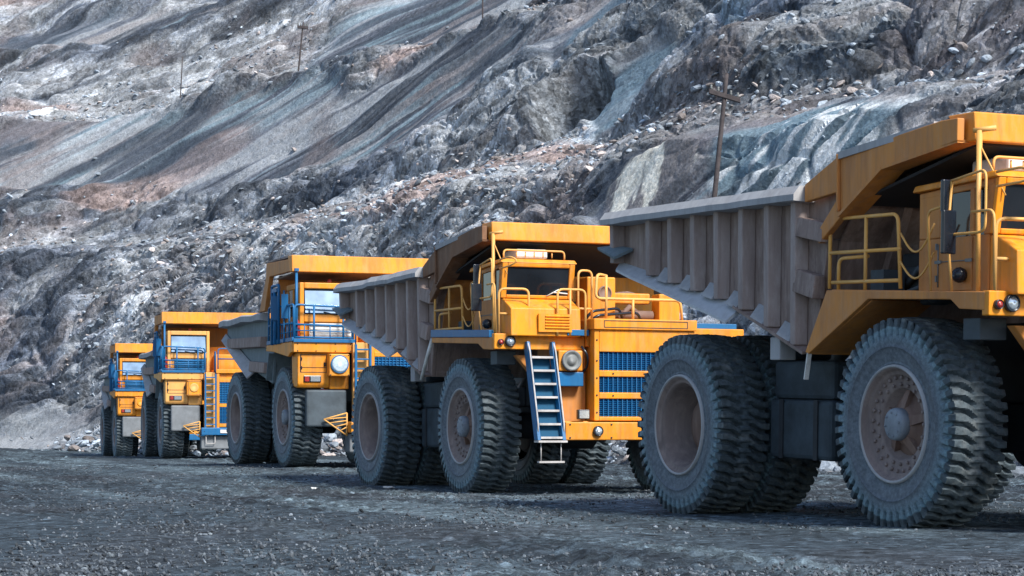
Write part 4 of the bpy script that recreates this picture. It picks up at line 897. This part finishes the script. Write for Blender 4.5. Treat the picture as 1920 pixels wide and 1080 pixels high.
# ------------------------------------------------------------------ newer truck with blue railings and a round filter box
def newer_truck(name, key, label, group, seed, lamp_mat, paint, glassmat):
    x, y, z, rz = POSE[key]; r = random.Random(seed)
    root = empty(name, None, (x, y, z), rz); tag(root, label, 'dump truck', group)
    wb = 4.0; all_wheels(root, wb, 2.02, r); chassis(root, wb, 1.3)
    SY = 1.78
    body = MB(); side = [(-5.9, 3.12), (-5.95, 2.86), (-2.7, 1.96), (-1.4, 1.72), (-1.05, 3.12)]
    for s in (-1, 1): body.prism(side, s * SY, s * (SY - .07))
    q = SY - .07
    body.plate([(-5.95, -q, 2.86), (-2.7, -q, 1.96), (-2.7, q, 1.96), (-5.95, q, 2.86)], .09)
    body.plate([(-2.7, -q, 1.96), (-1.4, -q, 1.72), (-1.4, q, 1.72), (-2.7, q, 1.96)], .09)
    body.plate([(-1.4, -q, 1.72), (-1.02, -q, 3.98), (-1.02, q, 3.98), (-1.4, q, 1.72)], .08)
    bd = body.build('dump_body', M['steel_blue'], root, .012)
    for s in (-1, 1):
        m = MB(); n = 10; pr = []
        for i in range(n):
            t = i / (n - 1); xx = -5.95 + 4.2 * t; zz = 3.27 - .02 * t + r.uniform(-.02, .02); yo = SY + .20 + r.uniform(-.02, .02)
            pr += [(xx, s * (SY - .02), zz - .17), (xx, s * yo, zz - .15), (xx, s * yo, zz - .03), (xx, s * (yo - .04), zz), (xx, s * (SY - .02), zz)]
        fs = [tuple(range(5)), tuple(range(5 * n - 1, 5 * n - 6, -1))]
        for i in range(n - 1):
            for k in range(5): fs.append((i * 5 + k, i * 5 + (k + 1) % 5, (i + 1) * 5 + (k + 1) % 5, (i + 1) * 5 + k))
        m.add(pr, fs); m.build('top_rail', M['steel_pale'], bd)
        for za, zb, x0, x1 in ((2.70, 2.62, -5.3, -1.9), (2.12, 2.05, -3.0, -1.6)):
            m = MB(); m.hexa([(x0, s * (SY + .002), za - .12), (x1, s * (SY + .002), zb - .12), (x1, s * (SY + .16), zb - .10), (x0, s * (SY + .16), za - .10), (x0, s * (SY + .002), za + .12), (x1, s * (SY + .002), zb + .12), (x1, s * (SY + .14), zb + .12), (x0, s * (SY + .14), za + .12)])
            m.build('side_bar', M['steel'], bd, .012)
        m = MB(); m.plate([(-5.98, s * SY, 2.95), (-5.85, s * (SY + .14), 2.78), (-2.75, s * (SY + .24), 1.84), (-2.75, s * SY, 2.04)], .04); m.build('tail_ledge', M['steel_pale'], bd, .008)
        # slanting corner post up to the canopy
        m = MB(); m.prism([(-1.95, 3.26), (-1.45, 3.26), (-1.0, 3.96), (1.0, 3.95), (1.0, 4.20), (-1.28, 4.26), (-1.32, 3.96)], s * (SY + .16), s * (SY + .06)); m.build('shield', M['yellow_worn'], bd, .012)
    c = MB(); c.plate([(-1.28, -SY - .14, 4.27), (.70, -SY - .14, 4.24), (.70, SY + .14, 4.24), (-1.28, SY + .14, 4.27)], .035); c.plate([(-1.0, SY, 3.93), (.98, SY, 3.96), (.98, -SY, 3.96), (-1.0, -SY, 3.93)], .03); c.build('canopy', M['steel'], bd)
    f = MB(); f.hexa([(.82, -SY - .17, 3.93), (1.04, -SY - .17, 3.93), (1.04, SY + .17, 3.93), (.82, SY + .17, 3.93), (.66, -SY - .17, 4.27), (1.0, -SY - .17, 4.27), (1.0, SY + .17, 4.27), (.66, SY + .17, 4.27)]); f.build('canopy_fascia', M['yellow'], bd, .015)
    fr2 = MB(); fr2.plate([(-1.0, -SY + .02, 2.35), (-1.0, SY - .02, 2.35), (-.95, SY - .02, 3.92), (-.95, -SY + .02, 3.92)], .03); fr2.build('body_front', M['yellow_worn'], bd)
    # platform
    d = MB(); d.prism([(-1.15, 2.46), (-1.2, 2.40), (-.5, 2.36), (.75, 2.22), (.98, 2.30), (1.12, 2.30), (1.12, 2.52), (-1.15, 2.52)], -1.97, -1.90); d.box(-1.1, 1.12, -1.90, 2.0, 2.42, 2.52)
    d.box(1.121, 1.22, -1.96, -.70, 2.30, 2.515); d.build('deck', M[paint], root, .012)
    # nose box under the cab
    nb = MB(); nb.prism([(.62, 2.30), (1.14, 2.30), (1.14, 1.66), (1.08, 1.58), (.66, 1.62)], -1.86, -1.20); nb.box(.60, 1.10, -1.195, -.78, 1.56, 2.298); nb.build('nose_box', M[paint], root, .03)
    hl = MB(); hl.box(1.142, 1.165, -1.74, -1.38, 1.70, 1.83); ho = hl.build('headlamp', M['mirror'], root, .008)
    g = MB(); g.box(1.166, 1.178, -1.60, -1.40, 1.715, 1.815); g.build('lens', M['lens'], ho)
    g = MB(); g.box(1.166, 1.178, -1.72, -1.63, 1.715, 1.815); g.build('indicator', M['red'], ho)
    ib = MB(); ib.box(1.10, 1.36, -1.26, -.84, 1.82, 2.27); ibo = ib.build('air_cleaner', M['yellow'], root, .02)
    g = MB()
    if lamp_mat: g.lathe([(.165, 0), (.165, .03), (.145, .05), (.12, .05), (.06, .06), (0, .06)], (1.362, -1.05, 2.06), 'X', 32)
    else: g.lathe([(.13, 0), (.13, .012), (.11, .02), (.08, .012), (0, .012)], (1.362, -1.05, 2.06), 'X', 24)
    g.build('intake', M[lamp_mat or paint], ibo)
    if lamp_mat:
        g = MB(); g.lathe([(.185, -.001), (.185, .025), (.168, .03), (.166, 0)], (1.364, -1.05, 2.06), 'X', 32); g.build('intake_ring', M['blue'], ibo)
    # tank below
    t = MB(); t.box(1.055, 1.22, -1.70, -.86, .80, 1.545); t.box(.35, 1.054, -1.2, -.86, .85, 1.5); t.build('fuel_tank', M['tank_pale' if not lamp_mat else 'tank'], root, .04)
    hz = MB(); hz.tube([(1.0, -1.35, 1.53), (1.06, -1.1, 1.48), (1.0, -.85, 1.53)], .05, 10); hz.build('hose', M['red'], root)
    # cab
    cx0, cx1, cy0, cy1 = -.15, .95, -1.78, -.56; z0, zt = 2.525, 3.72
    cab = MB(); cab.box(cx0, cx1, cy0, cy1, z0, 3.06)
    for yy, s in ((cy0, 1), (cy1, -1)):
        a, b = yy, yy + s * .07
        for xa, xb in ((cx0, cx0 + .14), (cx0 + .52, cx0 + .60), (cx1 - .10, cx1)): cab.box(xa, xb, min(a, b), max(a, b), 3.062, 3.60)
    cab.box(cx0, cx0 + .05, cy0 + .07, cy1 - .07, 3.062, 3.60); cab.box(cx0, cx1, cy0, cy1, 3.602, zt)
    for xa in (cy0, cy1 - .09): cab.box(cx1 + .001, cx1 + .05, xa, xa + .09, z0, zt)
    cab.box(cx1 + .001, cx1 + .05, cy0 + .091, cy1 - .091, 3.60, zt); cab.box(cx1 + .001, cx1 + .05, cy0 + .091, cy1 - .091, 2.92, 3.08)
    cb = cab.build('cab', M[paint], root, .018)
    g = MB(); g.plate([(cx1 + .03, cy0 + .085, 3.08), (cx1 + .03, cy1 - .085, 3.08), (cx1 - .05, cy1 - .085, 3.602), (cx1 - .05, cy0 + .085, 3.602)], .012); g.build('windscreen', M[glassmat], cb)
    sr = MB(); sr.tube([(cx1 + .052, cy0 + .10, 3.095), (cx1 + .052, cy1 - .10, 3.095), (cx1 + .01, cy1 - .10, 3.59), (cx1 + .01, cy0 + .10, 3.59), (cx1 + .052, cy0 + .10, 3.095)], .014, 6, .05); sr.build('window_seal', M['mirror'], cb)
    wp = MB(); wp.tube([(cx1 + .07, -1.0, 3.07), (cx1 + .05, -1.28, 3.13)], .010, 6); wp.tube([(cx1 + .07, -.75, 3.07), (cx1 + .05, -1.0, 3.14)], .010, 6); wp.build('wiper', M['mirror'], cb)
    for yy, s in ((cy0, 1), (cy1, -1)):
        for xa, xb in ((cx0 + .14, cx0 + .52), (cx0 + .60, cx1 - .10)):
            w_ = MB(); w_.box(xa, xb, min(yy + s * .02, yy + s * .035), max(yy + s * .02, yy + s * .035), 3.062, 3.60); w_.build('window', M['glass_dark'], cb)
    grm = 'white' if lamp_mat else 'blue'
    gp = MB(); gp.box(cx1 + .001, cx1 + .03, cy0 + .20, cy1 - .13, 2.56, 2.90)
    for i in range(5): gp.box(cx1 + .031, cx1 + .045, cy0 + .22, cy1 - .15, 2.585 + i * .062, 2.61 + i * .062)
    gp.build('grille', M[grm], cb, .004)
    bc = MB(); bc.lathe([(.05, 0), (.05, .06), (.03, .09), (0, .09)], (.75, -1.1, 3.721), 'Z', 14); bc.build('beacon', M['red'], cb)
    # blue railings, mast, mirrors, gas bottles beside the cab
    B = 'blue'
    rail(root, [[(1.17, -1.93, 2.52), (1.17, -1.93, 3.26), (1.17, -.72, 3.22), (1.17, -.72, 2.52)], [(1.17, -1.93, 2.86), (1.17, -.72, 2.84)], [(1.17, -1.93, 2.60), (1.17, -.72, 2.60)]], [((1.17, -1.53, 2.5), (1.17, -1.53, 3.25)), ((1.17, -.92, 2.5), (1.17, -.92, 3.24))], .022, B)
    rail(root, [[(-1.0, -1.95, 2.52), (-1.0, -1.95, 3.30), (1.17, -1.95, 3.26), (1.17, -1.95, 2.5)], [(-1.0, -1.95, 2.92), (1.17, -1.95, 2.88)]], [((-.55, -1.95, 2.5), (-.55, -1.95, 3.3)), ((-.1, -1.95, 2.5), (-.1, -1.95, 3.3)), ((.35, -1.95, 2.5), (.35, -1.95, 3.3)), ((.8, -1.95, 2.5), (.8, -1.95, 3.27))], .022, B)
    rl = MB(); rl.box(-1.05, 1.20, -1.99, -1.955, 2.522, 2.60); rl.box(1.225, 1.26, -1.97, -.70, 2.50, 2.57); rl.build('toe_board', M[B], root, .004)
    ms = MB(); ms.tube([(1.12, -1.88, 2.52), (1.12, -1.88, 3.98)], .028, 8); ms.box(1.08, 1.18, -1.92, -1.84, 3.93, 3.99); ms.build('mast', M[B], root)
    for xm, ym in ((.55, -2.0), (-.2, -2.03)):
        mm = MB(); mm.plate([(xm, ym - .05, 3.0), (xm + .05, ym + .08, 3.0), (xm + .05, ym + .08, 3.5), (xm, ym - .05, 3.5)], .05); mm.tube([(xm, ym, 3.58), (xm, ym, 2.52)], .02, 8); mm.build('mirror', M[B], root, .01)
    cr = MB(); cr.tube([(.1, -2.0, 2.5), (.1, -2.0, 3.72), (-.5, -2.0, 3.72), (-.5, -2.0, 2.5)], .03, 8, .05); cr.box(-.42, .02, -2.03, -1.97, 3.58, 3.66); cr.tube([(-.2, -2.0, 3.6), (-.2, -2.0, 2.5)], .04, 8); cr.build('ladder_frame', M[B], root)
    ex = MB(); ex.lathe([(.07, 0), (.085, .03), (.085, .36), (.05, .42), (.03, .46), (0, .46)], (1.0, -1.86, 2.53), 'Z', 16); ex.build('fire_extinguisher', M['red'], root)
    # ladder on the front, engine housing beyond it
    L0, L1 = -.74, -.44; lad = MB()
    for yy in (L0, L1): lad.box(1.44, 1.50, yy - .022, yy + .022, .86, 2.46); lad.tube([(1.46, yy, 2.45), (1.44, yy, 3.10), (1.20, yy, 3.12), (1.17, yy, 2.52)], .016, 8, .1)
    ld = lad.build('ladder', M[B], root)
    for i in range(8):
        m = MB(); m.box(1.36, 1.48, L0 + .023, L1 - .023, .98 + i * .195, 1.01 + i * .195); m.build('rung', M[B], ld, .003)
    bk = MB(); bk.box(1.20, 1.30, L0 - .01, L1 + .01, .90, 2.50); bk.build('ladder_back', M['yellow_pale'], root, .006)
    eh = MB(); eh.box(.3, 1.30, -.38, 1.30, .95, 2.46); eh.box(1.301, 1.38, -.40, -.32, .80, 2.48); eh.box(1.301, 1.38, 1.22, 1.30, .80, 2.48)
    for za in (.92, 1.50, 2.22): eh.box(1.302, 1.375, -.32, 1.22, za, za + .10)
    eh.box(.2, 1.40, -.42, 1.34, 2.482, 2.60); eh.build('engine_housing', M['yellow'], root, .012)
    for za, zb in ((1.02, 1.50), (1.60, 2.22)): grille(root, 1.35, -.318, 1.218, za, zb, 12)
    cbx = MB(); cbx.box(.2, .8, -.36, .55, 2.602, 3.05); cbx.box(-.3, .15, -.5, 1.2, 2.53, 3.3); cbx.build('cabinet', M['yellow'], root, .02)
    wing = MB(); wing.box(-1.1, 1.1, 1.36, 1.98, 2.30, 2.415); wing.build('wing', M['yellow'], root, .01)
    rail(root, [[(1.36, -.36, 2.60), (1.36, -.36, 3.2), (1.36, 1.2, 3.2), (1.36, 1.2, 2.60)], [(1.36, -.36, 2.9), (1.36, 1.2, 2.9)]], [((1.36, .4, 2.6), (1.36, .4, 3.2))], .02, B)
    bp = MB(); bp.box(1.20, 1.55, -.86, 1.3, .68, .90); bp.build('bumper', M['blue' if not lamp_mat else 'yellow'], root, .02)
    lp = MB(); lp.box(1.551, 1.57, -.32, -.08, .74, .84); lp.build('number_plate', M['white'], root, .003)
    hs = MB(); hs.tube([(1.48, L0 + .02, .68), (1.48, L0 + .02, .44), (1.48, L1 - .02, .44), (1.48, L1 - .02, .68)], .013, 6, .03); hs.build('hanging_step', M['rail_white'], root)
    uf = MB(); uf.box(1.0, 1.4, -.85, .2, .28, .66); uf.build('skid_plate', M['tank_pale'], root, .03)
    fs = MB()
    for i in range(5):
        t = i / 4; fs.tube([(1.30, -1.36 + .46 * t, .95 - .30 * t), (1.30, -.88, .97 - .26 * t + .02)], .013, 6)
    fs.tube([(1.30, -1.36, .95), (1.30, -.88, .62)], .016, 6); fs.tube([(1.30, -.88, .62), (1.30, -.88, 1.08)], .016, 6); fs.tube([(1.30, -1.36, .95), (1.30, -.88, 1.08)], .016, 6); fs.build('folding_steps', M['rail'], root)
    front_seams(root, 1.1415, [(-1.80, -1.26, 1.90, 2.26)]); front_seams(root, 1.3605, [(-1.22, -.88, 1.85, 2.24)]) if not lamp_mat else None
    bolts(root, [(1.221, y, z) for y in (-1.88, -1.5, -1.1, -.78) for z in (2.33, 2.47)] + [(1.361, y, z) for y in (-1.235, -.865) for z in (1.845, 2.245)] + [(1.551, y, .79) for y in (-.78, .1, .6, 1.1)])
    hd = MB(); hd.box(1.142, 1.16, -1.32, -1.28, 2.02, 2.10); hd.box(1.142, 1.155, -1.80, -1.77, 1.96, 2.02); hd.box(1.142, 1.155, -1.80, -1.77, 2.14, 2.20); hd.box(1.1415, 1.146, -1.815, -1.27, 1.99, 2.0); hd.box(1.1415, 1.146, -1.81, -1.79, 1.9, 2.25); hd.build('latch', M['mirror'], root)
    rail(root, [[(1.18, -1.93, 2.74), (1.18, -.72, 2.72)]], [((1.18, -1.73, 2.52), (1.18, -1.73, 2.86)), ((1.18, -1.2, 2.52), (1.18, -1.2, 2.86))], .012, B)
    rail(root, [[(-1.0, -1.95, 2.72), (1.16, -1.95, 2.72)]], [((xx, -1.95, 2.52), (xx, -1.95, 2.92)) for xx in (-.8, -.3, .15, .6, 1.0)], .012, B)
    tk = MB(); tk.box(-2.7, -1.6, -1.5, -.7, .75, 1.65); tk.build('oil_tank', M['tank'], root, .05)
    fl = MB(); fl.plate([(-1.25, -1.9, 2.36), (-1.5, -1.9, 1.80), (-1.5, -1.3, 1.80), (-1.25, -1.3, 2.36)], .03); fl.build('mudguard', M['steel_blue'], root)
    rm = MB()
    for yy in (-.5, .5): rm.tube([(-wb + .1, yy, 1.25), (-wb + 1.4, yy, 2.0)], .10, 12)
    rm.build('hoist_ram', M['grey'], root)
    return root

GO, GN = 'older trucks with upright ribs on the body', 'newer trucks with blue railings'
nose_down(older_truck('dump_truck', 'A', 'nearest and largest yellow dump truck, cut off by the right edge of the photo', GO, 'yellow_worn', 3), 1.6, -3.5)
older_truck('dump_truck', 'B', 'yellow dump truck with sloping blue ladder and three blue radiator grilles in front', GO, 'blue', 8)
M['intake_white'] = plain('pale_intake_mesh', (.42, .52, .60), .5, scale=25)
newer_truck('dump_truck', 'C', 'yellow dump truck with round white intake in a yellow box and pale cab grille', GN, 11, 'intake_white', 'yellow', 'glass_sky')
newer_truck('dump_truck', 'D', 'faded orange dump truck with blue cab grille and full ladder, second from the far end', GN, 12, None, 'yellow_pale', 'glass_sky')
newer_truck('dump_truck', 'E', 'farthest smallest dump truck at the left end of the row', GN, 13, None, 'yellow', 'glass_sky')

# ------------------------------------------------------------------ poles on the benches
def pole(loc, h, r0, lean, arm, label):
    e = empty('utility_pole', None, loc); tag(e, label, 'utility pole', 'poles standing on the rock slope')
    m = MB(); m.tube([(lean * (h * t - 3.4 * (1 - t) ** 2), 0, h * t - 3.4 * (1 - t) ** 2) for t in np.linspace(0, 1, 9)], [r0 * (1 - .35 * t) for t in np.linspace(0, 1, 9)], 10); m.build('post', M['wood'], e)
    if arm:
        za = h * arm[2]; xa = lean * za; m = MB(); m.hexa([(xa - arm[0], -.10, za + arm[1] - .07), (xa + arm[0], -.10, za - arm[1] - .07), (xa + arm[0], .08, za - arm[1] - .07), (xa - arm[0], .08, za + arm[1] - .07),
                                                      (xa - arm[0], -.10, za + arm[1] + .07), (xa + arm[0], -.10, za - arm[1] + .07), (xa + arm[0], .08, za - arm[1] + .07), (xa - arm[0], .08, za + arm[1] + .07)]); m.build('crossarm', M['wood'], e, .01)
        m = MB()
        for s in (-.85, -.4, .4, .85): m.lathe([(.03, 0), (.05, .05), (.03, .10), (.045, .14), (0, .16)], (xa + arm[0] * s, 0, za - arm[1] * s + .07), 'Z', 10)
        m.build('insulator', M['grey'], e)
def at(px, py, y): return ((px - 960) / 4000 * y, y, CAMH + (805 - py) / 4000 * y)
pole(at(1338, 385, 64), 3.95, .095, .10, (.47, .14, .83), 'thick wooden pole with tilted crossarm behind the nearest truck body')
pole(at(561, 118, 119), 2.3, .06, .10, (.3, .03, .86), 'short leaning pole with small crossarm on the upper bench')
pole(at(338, 190, 124), 2.6, .042, .05, None, 'thin bare pole low on the left of the upper slope')
pole(at(905, 66, 100.5), 3.6, .045, .0, None, 'thin upright pole cut off by the top of the photo')

# ------------------------------------------------------------------ scraps on the yard
def scrap(px, py, s, seed, label):
    y = CAMH * 4000 / (py - 805); r = random.Random(seed); m = MB()
    n = 9; vs = [(0, 0, s * .30)] + [(s * r.uniform(.6, 1.1) * math.cos(6.283 * k / n), s * .6 * r.uniform(.6, 1.1) * math.sin(6.283 * k / n), s * r.uniform(.02, .42)) for k in range(n)]
    vs += [(a, b, c - .012) for a, b, c in vs]
    fs = [(0, 1 + k, 1 + (k + 1) % n) for k in range(n)] + [(n + 1, n + 2 + (k + 1) % n, n + 2 + k) for k in range(n)] + [(1 + k, n + 2 + k, n + 2 + (k + 1) % n, 1 + (k + 1) % n) for k in range(n)]
    m.add(vs, fs); o = m.build('paper_scrap', M['white']); o.location = ((px - 960) / 4000 * y, y, float(ground_z(np.array([(px - 960) / 4000 * y]), np.array([y]))[0]) + .015); tag(o, label, 'litter', 'white scraps lying on the yard')
scrap(589, 919, .055, 1, 'smaller white scrap lying on the dark yard, the one farther left')
scrap(729, 918, .09, 2, 'larger white scrap lying on the dark yard beside the second truck')
